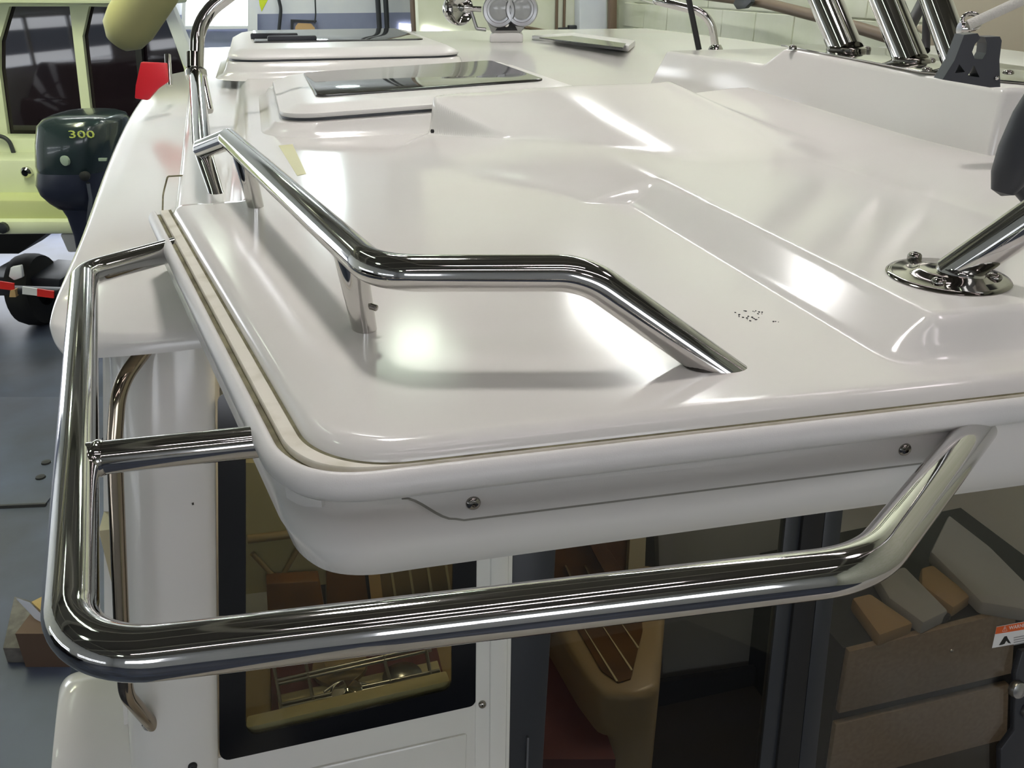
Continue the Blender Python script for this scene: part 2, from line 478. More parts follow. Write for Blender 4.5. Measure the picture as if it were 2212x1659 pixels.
# ---- chrome roof rail
RZ = .083
E0 = Zp(1545, 790, 0.0); B1 = Zp(1262, 590, RZ); B2 = Zp(815, 590, RZ); B3 = Zp(494, 300, RZ); B4 = Zp(437, 322, .05); B5 = Dp(424, 160, 2.02)
d0 = (E0-B1).normalized()
roof_rail = tube('roof_rail', [E0+d0*.03, B1, B2, B3, B4, B5], .016, 'chrome', boat, fil=[0, .075, .06, .018, .018, 0], seg=32, n=12)
def post(base, top, w0, w1, lean=(1, 0, 0)):
    b, t = Vec(base), Vec(top); lx = Vec(lean).normalized(); ly = Vec((-lx.y, lx.x, 0))
    rings = []
    for k in range(9):
        f = k/8; c = b.lerp(t, f); w = lerp(w0, w1, f)
        rings.append([c+lx*(w*math.cos(2*math.pi*j/24))+ly*(w*.72*math.sin(2*math.pi*j/24)) for j in range(24)])
    o = loft('rail_post', rings, 'chrome', roof_rail)
    # slotted window of the post with its clamp bolt
    n = (CC-b); n.z = 0; n = n.normalized()
    return o
dirp = (B3-B2).normalized()
for (px, py, zt) in ((788, 708, .072), (553, 445, .078), (466, 410, .062)):
    b = Zp(px, py, 0); 
    # point of the rail axis nearest to above the base
    seg = (B2, B3) if px > 480 else (B4, B5)
    a, d = seg[0], (seg[1]-seg[0]); dd = Vec((d.x, d.y)); t = ((Vec((b.x, b.y))-Vec((a.x, a.y))).dot(dd))/dd.dot(dd); t = max(.02, min(1, t))
    top = a+d*t; top = Vec((top.x, top.y, top.z-.006))
    post(b-Vec((0, 0, .004)), top, .0165, .0205, dirp)
    if px > 700:
        side = Vec((dirp.y, -dirp.x, 0))
        cb = b.lerp(top, .36)+Vec((.006, -.011, 0))
        lathe('clamp_bolt', cb, (.9, -.5, -.25), [(.0032, -.004), (.0032, .010), (.0022, .011)], 'chrome_dark', roof_rail, seg=10)
        lathe('post_slot', b.lerp(top, .42)+Vec((-.001, -.0098, 0)), (.1, -1, .1), [(.0038, -.003), (.0038, .0005), (.002, .0012)], 'chrome_dark', roof_rail, seg=12)
# dark sealant at the foot of the sloping rail end
lathe('rail_sealant', E0+Vec((-.008, .006, .0005)), (0, 0, 1), [(.020, 0), (.018, .0015), (.012, .002)], 'dirt', roof_rail, seg=24)
# clamp sleeve and hooped frame tube rising from the far end of the rail
tube('sleeve', [Dp(421, 148, 2.02), Dp(421, 116, 2.02)], .0195, 'chrome_dark', roof_rail, seg=20)
lathe('clamp_ring', Dp(424, 158, 2.02), (0, .3, 1), [(.018, -.012), (.024, -.006), (.024, .006), (.018, .012)], 'chrome', roof_rail, seg=20)
tube('hoop_tube', [Dp(424, 152, 2.02), Dp(427, 40, 2.02), Dp(560, -60, 2.02), Dp(760, -90, 2.02)], .0165, 'chrome', roof_rail, fil=[0, .13, .1, 0], seg=24, n=12)
tube('foot_tube', [Dp(436, 160, 2.03), Dp(452, 240, 2.0)], .010, 'chrome', roof_rail, seg=16)

# ---- outer grab rail round the corner
OZ = -.03
o0 = Zp(400, 532, OZ); o1 = Zp(182, 592, OZ); o2 = Zp(148, 1432, OZ); o3 = Zp(1872, 1228, OZ); o4 = Zp(2112, 925, -.047)
o5 = o4+(o4-o3).normalized()*.03
grab = tube('outer_grab_rail', [o0+Vec((.012, .003, -.002)), o0, o1, o2, o3, o4, o5], .016, 'chrome', boat, fil=[0, .02, .045, .062, .095, 0, 0], seg=32, n=14)
tube('rail_strut', [Zp(188, 992, OZ), Zp(572, 952, OZ-.003)], .0135, 'chrome', grab, seg=28)
lathe('weld_bead', Zp(212, 990, OZ), (Zp(590, 950, OZ)-Zp(188, 992, OZ)), [(.0138, -.003), (.0152, 0), (.0152, .002), (.0138, .005)], 'chrome', grab, seg=28)

# ---- scratch-like silver seam lines on the roof (thin moulded nicks) and flecks
def decal_quad(name, a, b, w, m, parent, lift=.0008):
    a, b = Vec(a), Vec(b); d = (b-a).normalized(); n = Vec((-d.y, d.x, 0))*w
    return prism(name, [a-n*.4, b-n, b+n, a+n*.4], (0, 0, lift), m, parent)
# ---- flecks of dirt on the roof
def fleck_bm(pts):
    bm = bmesh.new()
    for (x, y, r) in pts:
        c = Zp(x, y, 0); c.z = zroof(c.x, c.y)+.0003
        k = 7; top = [bm.verts.new(c+Vec((r*(.7+.5*random.random())*math.cos(2*math.pi*j/k), r*(.7+.5*random.random())*math.sin(2*math.pi*j/k), .0002))) for j in range(k)]
        low = [bm.verts.new(v.co-Vec((0, 0, .0006))) for v in top]
        bm.faces.new(top)
        for j in range(k): bm.faces.new((top[j], low[j], low[(j+1) % k], top[(j+1) % k]))
    return bm
pts = []
for (x, y) in ((1592, 678), (1600, 684), (1612, 686), (1625, 688), (1606, 672), (1632, 672), (1640, 677), (1645, 676), (1618, 691), (1635, 688), (1676, 697)):
    for k in range(3): pts.append((x+random.uniform(-6, 6), y+random.uniform(-3, 3), random.uniform(.0004, .0014)))
tag(bmobj('dirt_flecks', fleck_bm(pts), 'fleck', roof), kind='stuff')
tp = Zp(630, 325, 0); 
prism('masking_tape', [Zp(602, 315, .0), Zp(632, 312, .0), Zp(662, 376, .0), Zp(642, 380, .0)], (0, 0, .0006), 'tape', roof)

# ---- the roof pod with rod holders (starboard of the raised middle)
pod = bmesh.new()
prof = [(1.150, -.01), (1.172, .152), (1.826, .166), (1.905, .126), (2.436, .118), (2.53, -.01)]
x0, x1 = 1.118, 1.66
a = [pod.verts.new((x0+(.020 if z > .05 else 0), y, z)) for y, z in prof]
b = [pod.verts.new((x1-(.020 if z > .05 else 0), y, z)) for y, z in prof]
pod.faces.new(a); pod.faces.new(b[::-1])
for i in range(len(prof)): pod.faces.new((a[i], b[i], b[(i+1) % len(prof)], a[(i+1) % len(prof)]))
bmesh.ops.recalc_face_normals(pod, faces=pod.faces)
bmesh.ops.bevel(pod, geom=pod.edges[:]+pod.verts[:], offset=.010, segments=4, affect='EDGES', profile=.5, clamp_overlap=True)
podo = bmobj('mast_pod', pod, GEL, boat, smooth=True, sharp=50)
def podz(y): return .152+(y-1.172)/(1.826-1.172)*.014
def Pp(px, py, lift=0.0):
    z = .158
    for _ in range(6):
        p = Zp(px, py, z+lift); z = podz(min(p.y, 1.83))
    return p
plate = prism('base_plate', [Pp(1686, 100, .001), Pp(1852, 100, .001), Pp(2240, 152, .001), Pp(2240, 185, .001), Pp(2140, 176, .001), Pp(1990, 158, .001)], (0, 0, .004), 'chrome_dark', podo, bev=.001)
for (px, py) in ((1712, 103), (1872, 106), (2002, 152), (2010, 131), (2178, 158)):
    pan_screw('plate_bolt', Pp(px, py, .005), (0, 0, 1), .0095, 'chrome_dark', podo)
def holder(name, p0, p1, r, m='chrome'):
    return tube(name, [p0, p1], r, m, podo, seg=28)
# three leaning chrome legs of the mast
lz = .160
for (bx, by, tx, ty, r) in ((1828, 108, 1758, -60, .034), (1968, 132, 1890, -60, .030), (2075, 150, 2000, -60, .026)):
    b = Pp(bx, by, .004); t = Dp(tx, ty, (b-CC).dot(CF)*1.05)
    holder('mast_leg', b-(t-b).normalized()*.01, t+(t-b)*.8, r)
    lathe('leg_collar', b, (0, 0, 1), [(r*1.25, -.002), (r*1.22, .004), (r*1.05, .008)], 'chrome_dark', podo)
b = Zp(2008, 40, .0)
tube('black_cable', [Dp(1990, 130, 1.75), Dp(1965, 60, 1.8), Dp(1985, 20, 1.85), Dp(2010, -30, 1.9)], .012, 'black_rubber', podo, fil=[0, .05, .05, 0], seg=12)
tube('black_cable', [Dp(2000, 110, 1.7), Dp(2002, 30, 1.75), Dp(1990, -20, 1.75)], .008, 'black_rubber', podo, fil=.05, seg=12)
# black forked clip standing on the pod
cl = empty('pole_clip', (0, 0, 0)); cl.parent = boat; cl.location = -Vec(boat.location)
cd = 1.36
def cpx(pts): return [Vp(x, y, cd) for x, y in pts]
fork = [(2036, 172), (2062, 130), (2083, 75), (2112, 72), (2118, 82), (2106, 96), (2100, 112), (2106, 128), (2122, 128), (2130, 115), (2132, 95), (2128, 80), (2160, 79), (2164, 88), (2159, 130), (2161, 188), (2138, 189)]
holes = [[(2063, 158), (2072, 138), (2085, 156)], [(2090, 164), (2104, 140), (2116, 167)]]
def poly_with_holes(outer, holes, vec, m, name, parent):
    vs = [Vec(p) for p in outer]; loops = [list(range(len(outer)))]
    for h in holes:
        loops.append(list(range(len(vs), len(vs)+len(h)))); vs += [Vec(p) for p in h]
    tri = geometry.tessellate_polygon([[vs[i] for i in lp] for lp in loops])
    n = len(vs); vec = Vec(vec); al = vs+[v+vec for v in vs]; fs = [tuple(t) for t in tri]+[tuple(i+n for i in t)[::-1] for t in tri]
    for lp in loops:
        for i in range(len(lp)): a, b = lp[i], lp[(i+1) % len(lp)]; fs.append((a, b, b+n, a+n))
    return mesh(name, al, fs, m, parent)
clip = poly_with_holes(cpx(fork), [cpx(h) for h in holes], FH*.03, 'black_plastic', 'fork_body', cl)
lathe('clip_screw', Vp(2152, 168, cd)-FH*.002, -FH, [(.003, -.002), (.003, .001), (.001, .002)], 'chrome', cl, seg=10)

# flange and leaning tube on the raised middle
fz = zroof(.667, .70)
fc = Zp(2048, 592, fz+.003)
flg = empty('leaning_pole', (0, 0, 0)); flg.parent = boat; flg.location = -Vec(boat.location)
lathe('flange', Vec((fc.x, fc.y, fz-.001)), (0, 0, 1), [(.059, 0), (.060, .002), (.0585, .0035), (.054, .0042), (.044, .0046), (.034, .0070), (.030, .009), (.028, .0095)], 'chrome_dark', flg, seg=48)
pb = Zp(2062, 588, fz+.006); pt = Dp(2300, 425, .80)
dv = (pt-pb).normalized()
tube('pole_tube', [pb-dv*.004, pb+dv*.9], .0195, 'chrome', flg, seg=32)
lathe('pole_collar', pb+Vec((.006, -.004, 0)), dv+Vec((0, 0, .7)), [(.024, -.010), (.0245, .000), (.0225, .006), (.0200, .010)], 'chrome', flg, seg=36, sharp=75)
for (px, py) in ((1976, 553), (2028, 608), (2148, 598), (2110, 556)):
    c = Zp(px, py, fz+.0045); c.z = fz+.0042
    pan_screw('flange_bolt', c, (0, 0, 1), .0075, 'chrome_dark', flg)
# black grip of the fitting at the right edge of the view
gp = Dp(2222, 290, 1.02)
lathe('black_grip', gp, CR*.2+Vec((0, 0, 1)), [(.001, -.075), (.014, -.070), (.022, -.050), (.026, -.02), (.026, .02), (.022, .045), (.012, .06), (.001, .062)], 'black_plastic', flg, seg=24)
tube('grip_stem', [gp-Vec((0, 0, .06)), gp+Vec((.14, .02, -.16))], .008, 'black_plastic', flg, seg=12)

# ---- deck hatches
def hatch(x0, y0, x1, y1, zc, h, gl, r, far=False, camber=0.0):
    root = empty('deck_hatch', (0, 0, 0)); root.parent = boat; root.location = -Vec(boat.location)
    def cz(x, z): return z+camber*(x-x0)/(x1-x0)*max(0, min(1, z/.02))
    def ring(e, z): return [(x, y, cz(x, z)) for x, y in rrect(x0-e, y0-e, x1+e, y1+e, max(.02, r+e*.8), 7)]
    loft('hatch_coaming', [ring(.055, -.004), ring(.045, .003), ring(.030, .010), ring(.020, .024), ring(.012, zc-.010), ring(.004, zc-.004), ring(-.02, zc-.003)], GEL, root, cap=(False, True), sharp=80)
    loft('hatch_gasket', [ring(-.006, zc-.004), ring(.002, zc-.003), ring(.002, zc+.003), ring(-.006, zc+.004)], 'frame_dark', root, sharp=30)
    loft('hatch_frame', [ring(.004, zc+.003), ring(.006, zc+.006), ring(.004, zc+.012), ring(-.010, zc+h*.55), ring(-.035, zc+h*.9), ring(-.055, zc+h)], 'gelcoat_satin', root, cap=(True, True), sharp=60)
    gx0, gy0, gx1, gy1 = gl
    prism('hatch_glass', [(x, y, cz(x, zc+h-.001)) for x, y in rrect(gx0, gy0, gx1, gy1, .025, 5)], (0, 0, .006), 'hatch_glass', root, bev=.0015)
    return root
h1 = hatch(.036, 1.975, .735, 2.74, .030, .026, (.118, 2.12, .672, 2.66), .085, camber=.026)
h2 = hatch(-.095, 3.18, .70, 4.35, .055, .035, (-.01, 3.50, .62, 4.25), .11)
for (dx, dy) in ((0, 0), (.06, -.18)):
    box('hatch_hinge', (-.02+dx, 3.72+dy, .085), (.16+dx, 3.76+dy, .110), 'black_plastic', h2, bev=.006)
# third, low flat hatch on the far starboard side
h3 = empty('deck_hatch', (0, 0, 0)); h3.parent = boat; h3.location = -Vec(boat.location)
q = [Zp(1148, 88, .03), Zp(1240, 82, .03), Zp(1372, 100, .03), Zp(1358, 112, .03)]
prism('hatch_frame', q, (0, 0, .025), 'gelcoat_satin', h3, bev=.006)
prism('hatch_glass', [Zp(1165, 83, .055), Zp(1236, 79, .055), Zp(1352, 96, .055), Zp(1345, 105, .055)], (0, 0, .004), 'hatch_glass', h3)
# vertical drain hole in the side of the raised moulding
lathe('drain_hole', Zp(934, 283, .02)+Vec((-.002, -.002, 0)), (-1, -.4, .1), [(.004, -.004), (.004, .0004), (.0025, .0006)], 'black_rubber', roof, seg=12)

# ---- searchlight and twin horns at the front of the roof
sl = empty('horn_and_searchlight', (0, 0, 0)); sl.parent = boat; sl.location = -Vec(boat.location)
sc = 4.25
def S(x, y, t=sc): return Vp(x, y, t)
prism('mount_block', [S(1058, 92), S(1130, 92), S(1130, 74), S(1120, 70), S(1068, 70), S(1058, 76)], FH*.14, 'gelcoat_satin', sl, bev=.008)
prism('horn_bracket', [S(1062, 72), S(1124, 72), S(1148, 40), S(1140, 18), S(1056, 18), S(1050, 44)], FH*.12, 'steel', sl, bev=.01)
rr = 30/F*sc*1.08
for (x, y) in ((1078, 22), (1127, 20)):
    h = lathe('horn_bell', S(x, y)+FH*.06, -FH, [(rr*.7, -.12), (rr, -.02), (rr, .075), (rr*.93, .085), (rr*.75, .083), (rr*.72, .070), (rr*.2, .066)], 'steel', sl, seg=32)
    lathe('bell_disc', S(x, y)-FH*.010, -FH, [(rr*.60, -.004), (rr*.60, .003), (rr*.5, .006)], 'acrylic', h, seg=24)
lathe('horn_bolt', S(1094, 52)-FH*.01, -FH, [(.012, -.01), (.012, .008), (.004, .010)], 'chrome', sl, seg=10)
prism('horn_gap', [S(1070, 66), S(1118, 66), S(1108, 46), S(1084, 46)], -FH*.004, 'black_rubber', sl)
tube('lamp_arm', [S(1040, 20), S(1003, 18)], .012, 'chrome', sl, seg=16)
lathe('searchlight_dish', S(984, 20)+FH*.03, -FH+CR*.55, [(.02, -.08), (.045, -.05), (.066, .0), (.070, .04), (.066, .046), (.055, .034), (.02, .024)], 'chrome', sl, seg=28)
tube('lamp_strut', [S(1018, 25), S(1030, 62), S(1050, 64)], .008, 'steel', sl, fil=.01, seg=10)

# far guard rail with its foot on the starboard side, and a cable
gr = tube('far_guard_rail', [Zp(1250, -40, .22), Yp(1420, 2, 3.1), Yp(1535, 30, 3.0), Yp(1546, 108, 3.0)], .014, 'chrome', boat, fil=[0, .05, .10, 0], seg=20, n=10)
lathe('rail_foot', Yp(1546, 104, 3.0), (0, 0, 1), [(.026, -.014), (.026, -.002), (.018, .012)], 'chrome', gr)
tube('stay_cable', [Yp(1510, 108, 2.9), Yp(1482, -30, 2.95)], .010, 'black_rubber', boat, seg=10)

# ---- port wing moulding below the roof edge
WD = 1.25
rows = []
def row(pts): rows.append([Dp(x, y, t) for (x, y, t) in pts])
#        lip bottom        silhouette      shoulder      mid            inner
row([(150, 776, 1.27), (135, 778, 1.25), (240, 772, 1.25), (360, 762, 1.25), (480, 748, 1.25)])
row([(112, 748, 1.27), (112, 745, 1.25), (235, 742, 1.245), (360, 732, 1.245), (480, 722, 1.245)])
row([(101, 700, 1.28), (104, 700, 1.26), (228, 724, 1.25), (360, 716, 1.25), (480, 706, 1.25)])
row([(106, 668, 1.31), (112, 660, 1.29), (222, 668, 1.28), (360, 664, 1.28), (480, 655, 1.28)])
row([(113, 622, 1.36), (140, 622, 1.33), (215, 612, 1.33), (360, 608, 1.33), (480, 600, 1.33)])
row([(142, 542, 1.50), (184, 560, 1.45), (230, 556, 1.43), (350, 540, 1.43), (450, 535, 1.43)])
row([(165, 494, 1.61), (204, 500, 1.56), (240, 497, 1.55), (352, 480, 1.55), (440, 475, 1.55)])
row([(201, 400, 1.95), (230, 405, 1.90), (262, 400, 1.88), (362, 390, 1.88), (430, 385, 1.88)])
row([(238, 310, 2.45), (262, 310, 2.42), (292, 305, 2.40), (378, 300, 2.36), (425, 300, 2.3)])
row([(290, 210, 3.2), (318, 204, 3.2), (340, 195, 3.2), (395, 184, 3.15), (425, 180, 3.1)])
row([(345, 165, 4.2), (372, 160, 4.2), (390, 156, 4.2), (410, 152, 4.2), (430, 150, 4.2)])
nc = 5; vs = []; fs = []
for r_ in rows:
    lo = r_[0]+Vec((.02, 0, -.10)) if r_ is not rows[0] and r_ is not rows[1] else r_[0]+Vec((.05, .05, 0))
    vs.append(lo); vs += r_
nc = 6
for i in range(len(rows)-1):
    for j in range(nc-1): fs.append((i*nc+j, i*nc+j+1, (i+1)*nc+j+1, (i+1)*nc+j))
wing = mesh('side_wing', vs, fs, GEL, boat, smooth=True)
ca = wing.data.attributes.new('crease_edge', 'FLOAT', 'EDGE')
for e in wing.data.edges:
    a_, b_ = e.vertices; ra, rb_ = a_//6, b_//6; ja, jb = a_ % 6, b_ % 6
    if ra == rb_ and ra in (0, 2) and min(ja, jb) >= 1: ca.data[e.index].value = .75
    if ra == rb_ and ra == 4 and min(ja, jb) >= 2: ca.data[e.index].value = .6
    if ja == jb == 3 and min(ra, rb_) >= 4: ca.data[e.index].value = .35
md = wing.modifiers.new('s', 'SUBSURF'); md.levels = 2; md.render_levels = 3
# panel joint on the cabin side above the wing
# cabin side wall between roof edge and wing
vs = []; fs = []
tt = [T_END-.02+.03*i for i in range(8)]+[T_END+.25+.15*i for i in range(24)]
for t in tt:
    b = pbase(t)+pnorm(t)*(RC+.004); zz = zroof(b.x, b.y)
    for (o, z) in ((0, -.012), (.004, -.03), (.008, -.07), (.012, -.22)):
        pnt = b+pnorm(t)*o; pnt.z = zz+z; vs.append(pnt)
for i in range(len(tt)-1):
    for j in range(3): fs.append((i*4+j, i*4+j+1, (i+1)*4+j+1, (i+1)*4+j))
mesh('cabin_side', vs, fs, GEL, boat, smooth=True)
tube('panel_joint', [Dp(398, 379, 1.66), Dp(362, 381, 1.62), Dp(352, 420, 1.60), Dp(350, 515, 1.43)], .0016, 'grime', boat, fil=[0, .01, .05, 0], seg=8)
# red side-light board
rb = [Dp(303, 134, 2.6), Dp(358, 137, 2.6), Dp(361, 178, 2.6), Dp(340, 192, 2.6), Dp(318, 217, 2.6), Dp(290, 213, 2.6), Dp(292, 185, 2.6)]
sb = prism('sidelight_board', rb, FH*.02, 'red_paint', boat, bev=.004)
tube('sidelight_post', [Dp(362, 118, 2.75), Dp(366, 185, 2.75)], .010, 'chrome', sb, seg=14)
# ------------------------------------------------------------------ aft bulkhead, window, door
RK = math.radians(15)
B0 = Dp(755, 1585, 1.55)
BN = Vec((0, -math.cos(RK), math.sin(RK)))          # outward (aft and up)
BU = Vec((0, math.sin(RK), math.cos(RK)))
def Bp(x, y, off=0.0):
    d = ray(x, y); return CC + d*(((B0+BN*off)-CC).dot(BN)/d.dot(BN))
def bprism(name, px, t, m, parent, off=0.0, bev=0):
    return prism(name, [Bp(x, y, off) for x, y in px], -BN*t, m, parent, bev)
def group(name, parent=None):
    g = empty(name); parent = parent or boat; g.parent = parent
    w = Vec((0, 0, 0)); q = parent
    while q is not None: w += Vec(q.location); q = q.parent
    g.location = -w; return g
# corner pillar: rounded section swept down the rake
rings = []
for yy in (690, 800, 1000, 1200, 1400, 1560, 1700, 1850):
    f = (yy-690)/1160
    l = Bp(lerp(214, 276, f), yy); r_ = Bp(lerp(466, 473, f), yy)
    ex = Vec((1, 0, 0)); wv = (r_-l).length
    ring = []
    for (u, v) in ((1, -.10), (1, -.004), (.99, .006), (.90, .016), (.72, .020), (.50, .020), (.30, .014), (.16, .000), (.06, -.022), (.01, -.055), (0, -.10)):
        ring.append(l+ex*(wv*u)+BN*v)
    rings.append(ring)
loft('corner_pillar', rings, GEL, boat, sharp=60)
prism('pillar_fleck', [Bp(1652/3.95-2+dx, 1138/3.95+800+dy, .021) for dx, dy in ((-2, -1), (2, -3), (3, 2), (-1, 3))], BN*.0006, 'dirt', boat)
# bulkhead panel pieces round the window (one moulding)
bm = bmesh.new()
def addp(px, t, off=0.0, bev=0):
    b2 = prism_bm([Bp(x, y, off) for x, y in px], -BN*t, bev); me2 = bpy.data.meshes.new('t'); b2.to_mesh(me2); b2.free(); bm.from_mesh(me2); bpy.data.meshes.remove(me2)
addp([(1031, 950), (1113, 950), (1097, 1900), (1024, 1900)], .03, .004, .004)
addp([(460, 1640), (1034, 1514), (1028, 1900), (470, 1900)], .03, .001, .004)
addp([(1062, 950), (1104, 950), (1091, 1900), (1056, 1900)], .02, .010, .006)
addp([(500, 1700), (1010, 1585), (1000, 1900), (510, 1900)], .02, .006, .006)
bulk = bmobj('aft_bulkhead', bm, GEL, boat, smooth=True, sharp=40)
pan_screw('bulkhead_bolt', Bp(1042, 1522, .006), BN, .0075, 'chrome_dark', bulk)
pan_screw('bulkhead_bolt', Bp(416, 1656, .021), BN, .0075, 'black_rubber', bulk)
# window: black printed border and tinted pane
win = group('galley_window')
def rpoly(pts, r):
    P = [Vec((x, y, 0)) for x, y in pts]; out = []
    n = len(P)
    for i in range(n):
        a, p, b = P[i-1], P[i], P[(i+1) % n]
        f = fillet([a, p, b], r, 5)[1:-1]; out += [(v.x, v.y) for v in f]
    return out
outer = rpoly([(470, 850), (1032, 850), (1028, 1524), (474, 1646)], 18); inner = rpoly([(531, 870), (982, 870), (975, 1489), (531, 1592)], 22)
poly_with_holes([Bp(x, y, .002) for x, y in outer], [[Bp(x, y, .002) for x, y in inner]], -BN*.006, 'frit_black', 'window_border', win)
bprism('window_pane', inner, .005, 'tinted_glass', win, off=0.001)
# pillar grab handle
hnd = tube('pillar_handle', [Bp(330, 735, .02), Bp(256, 830, .075), Bp(247, 960, .08), Bp(262, 1340, .08), Bp(272, 1500, .075), Bp(330, 1566, .006)], .0115, 'bronze', boat, fil=[0, .09, .3, .4, .06, 0], seg=24, n=10)
lathe('handle_foot', Bp(325, 1562, .009), BN, [(.0135, -.004), (.0135, .003), (.0115, .005)], 'chrome', hnd, seg=24)

# sliding door: dark frames, glass leaves, threshold
door = group('sliding_door')
bprism('door_jamb', [(1112, 950), (1216, 950), (1158, 1900), (1094, 1900)], .035, 'frame_dark', door, off=.000, bev=.003)
bprism('door_stile', [(1754, 950), (1800, 950), (1700, 1900), (1652, 1900)], .030, 'cabin_black', door, off=-.004, bev=.003)
bprism('stile_edge', [(1716, 950), (1754, 950), (1652, 1900), (1616, 1900)], .02, 'frame_dark', door, off=-.012, bev=.002)
bprism('stile_edge', [(1800, 950), (1838, 950), (1736, 1900), (1700, 1900)], .02, 'frame_dark', door, off=-.012, bev=.002)
bprism('door_pane', [(1214, 950), (1720, 950), (1620, 1900), (1156, 1900)], .005, 'door_glass', door, off=-.014)
bprism('door_pane', [(1836, 950), (2500, 950), (2500, 1900), (1735, 1900)], .005, 'door_glass', door, off=-.014)
bprism('jamb_handle', [(1137, 1590), (1141, 1590), (1137, 1720), (1133, 1720)], -.006, 'steel', door, off=.001)
# warning sticker on the pane
stk = bprism('warning_sticker', [(2153, 1354), (2300, 1326), (2294, 1374), (2143, 1400)], .0004, 'label_white', door, off=-.0132)
bprism('sticker_band', [(2153, 1355), (2300, 1327), (2298, 1346), (2150, 1370)], .0004, 'orange', stk, off=-.0126)
text_obj('sticker_word', '\u26a0 WARNING', .0125, Bp(2196, 1354, -.0124), Bp(2300, 1326, 0)-Bp(2153, 1354, 0), BU, 'label_white', stk, .0002)
bprism('sticker_pictogram', [(2158, 1394), (2170, 1375), (2175, 1374), (2177, 1379), (2184, 1390), (2178, 1389), (2174, 1384), (2170, 1391), (2164, 1393)], .0004, 'label_black', stk, off=-.0126)
for k in range(4):
    bprism('sticker_line', [(2190, 1377+k*5), (2290, 1357+k*5), (2290, 1359+k*5), (2190, 1379+k*5)], .0004, 'label_grey', stk, off=-.0126)
# door lock at the right edge
lk = group('door_lock')
bprism('lock_body', [(2196, 1400), (2330, 1380), (2320, 1700), (2150, 1720), (2150, 1610), (2180, 1570), (2182, 1450)], -.016, 'black_plastic', lk, off=-.012, bev=.004)
lathe('lock_knob', Bp(2196, 1488, .006), BN, [(.020, -.004), (.021, .004), (.019, .010), (.012, .013)], 'steel', lk, seg=24)
lathe('lock_knob', Bp(2220, 1535, .006), BN, [(.019, -.004), (.020, .004), (.018, .012), (.010, .015)], 'steel', lk, seg=24)

# ---- cabin interior seen through the glass (below the roof)
cab = group('cabin_interior')
SOLE = -2.05
box('cabin_sole', (-.45, 1.15, SOLE-.03), (2.6, 4.3, SOLE), 'cabin_dark', cab)
box('forward_partition', (-.45, 4.25, SOLE), (2.6, 4.3, -.2), 'cabin_dark', cab)
box('headliner', (-.10, 1.40, -.16), (2.3, 4.2, -.14), 'galley_cream', cab)
prism('port_lining', [(-.36, 1.45, SOLE), (-.36, 4.3, SOLE), (-.36, 4.3, -.6), (-.36, 1.45, -.6)], (-.02, 0, 0), 'galley_cream', cab)
lathe('added_dome_light', (1.2, 1.43, -.165), (0, 0, -1), [(.07, 0), (.07, .01), (.05, .02), (.01, .024)], 'cabin_fill', cab, seg=20)  # both domes are unseen, added to brighten the interior
lathe('added_dome_light', (.12, 1.50, -.165), (0, 0, -1), [(.05, 0), (.05, .01), (.04, .02), (.01, .024)], 'cabin_fill', cab, seg=20)
tube('added_header_light', [(.75, 1.425, -.18), (2.0, 1.425, -.18)], .012, 'header_fill', cab, seg=12)  # unseen strip added to light the drawer fronts
# galley counter with stove
CT = -.98
galley = group('galley_unit')
box('galley_counter', (-.34, 1.30, CT-.04), (.36, 1.58, CT), 'galley_tan', galley, bev=.006)
box('galley_cabinet', (-.34, 1.32, SOLE), (.36, 1.58, CT-.04), 'galley_brown', galley)
# fiddle rail just inside the window sill
prism('window_sill', [Bp(531, 1572, -.012), Bp(972, 1470, -.012), Bp(976, 1494, -.012), Bp(534, 1598, -.012)], -BN*.04, 'galley_cream', galley, .004)
# stove
stv = group('stove', )
sz = CT
prism('hob_tray', [Zp(588, 1560, sz), Zp(960, 1470, sz), Zp(935, 1370, sz), Zp(585, 1440, sz)], (0, 0, .012), 'maroon', stv, .004)
prism('hob_front', [Zp(600, 1505, sz+.013), Zp(945, 1430, sz+.013), Zp(955, 1462, sz+.013), Zp(604, 1545, sz+.013)], (0, 0, .004), 'galley_cream', stv)
gz = sz+.05
def gp2(x, y): return Zp(x, y, gz)
for (a, b) in (((598, 1470), (930, 1395)), ((600, 1478), (932, 1404)), ((605, 1522), (950, 1448)), ((606, 1530), (952, 1456)), ((592, 1440), (612, 1552)), ((660, 1430), (682, 1540)), ((822, 1392), (850, 1500)), ((915, 1375), (936, 1490))):
    tube('grate_bar', [gp2(*a), gp2(*b)], .0035, 'steel', stv, seg=10)
lathe('burner', Zp(735, 1445, sz+.014), (0, 0, 1), [(.055, 0), (.055, .012), (.035, .018), (.03, .024), (.001, .026)], 'galley_tan', stv, seg=24)
lathe('burner', Zp(870, 1470, sz+.014), (0, 0, 1), [(.04, 0), (.04, .012), (.028, .018), (.02, .024), (.001, .026)], 'steel', stv, seg=24)
lathe('kettle_lid', Zp(752, 1512, sz+.03), (0, -.15, 1), [(.038, -.02), (.040, .0), (.036, .016), (.026, .027), (.012, .032), (.004, .036)], 'chrome', stv, seg=28)
tube('lid_loop', [gp2(700, 1495), gp2(735, 1470), gp2(800, 1480), gp2(850, 1500)], .003, 'steel', stv, fil=.03, seg=8)
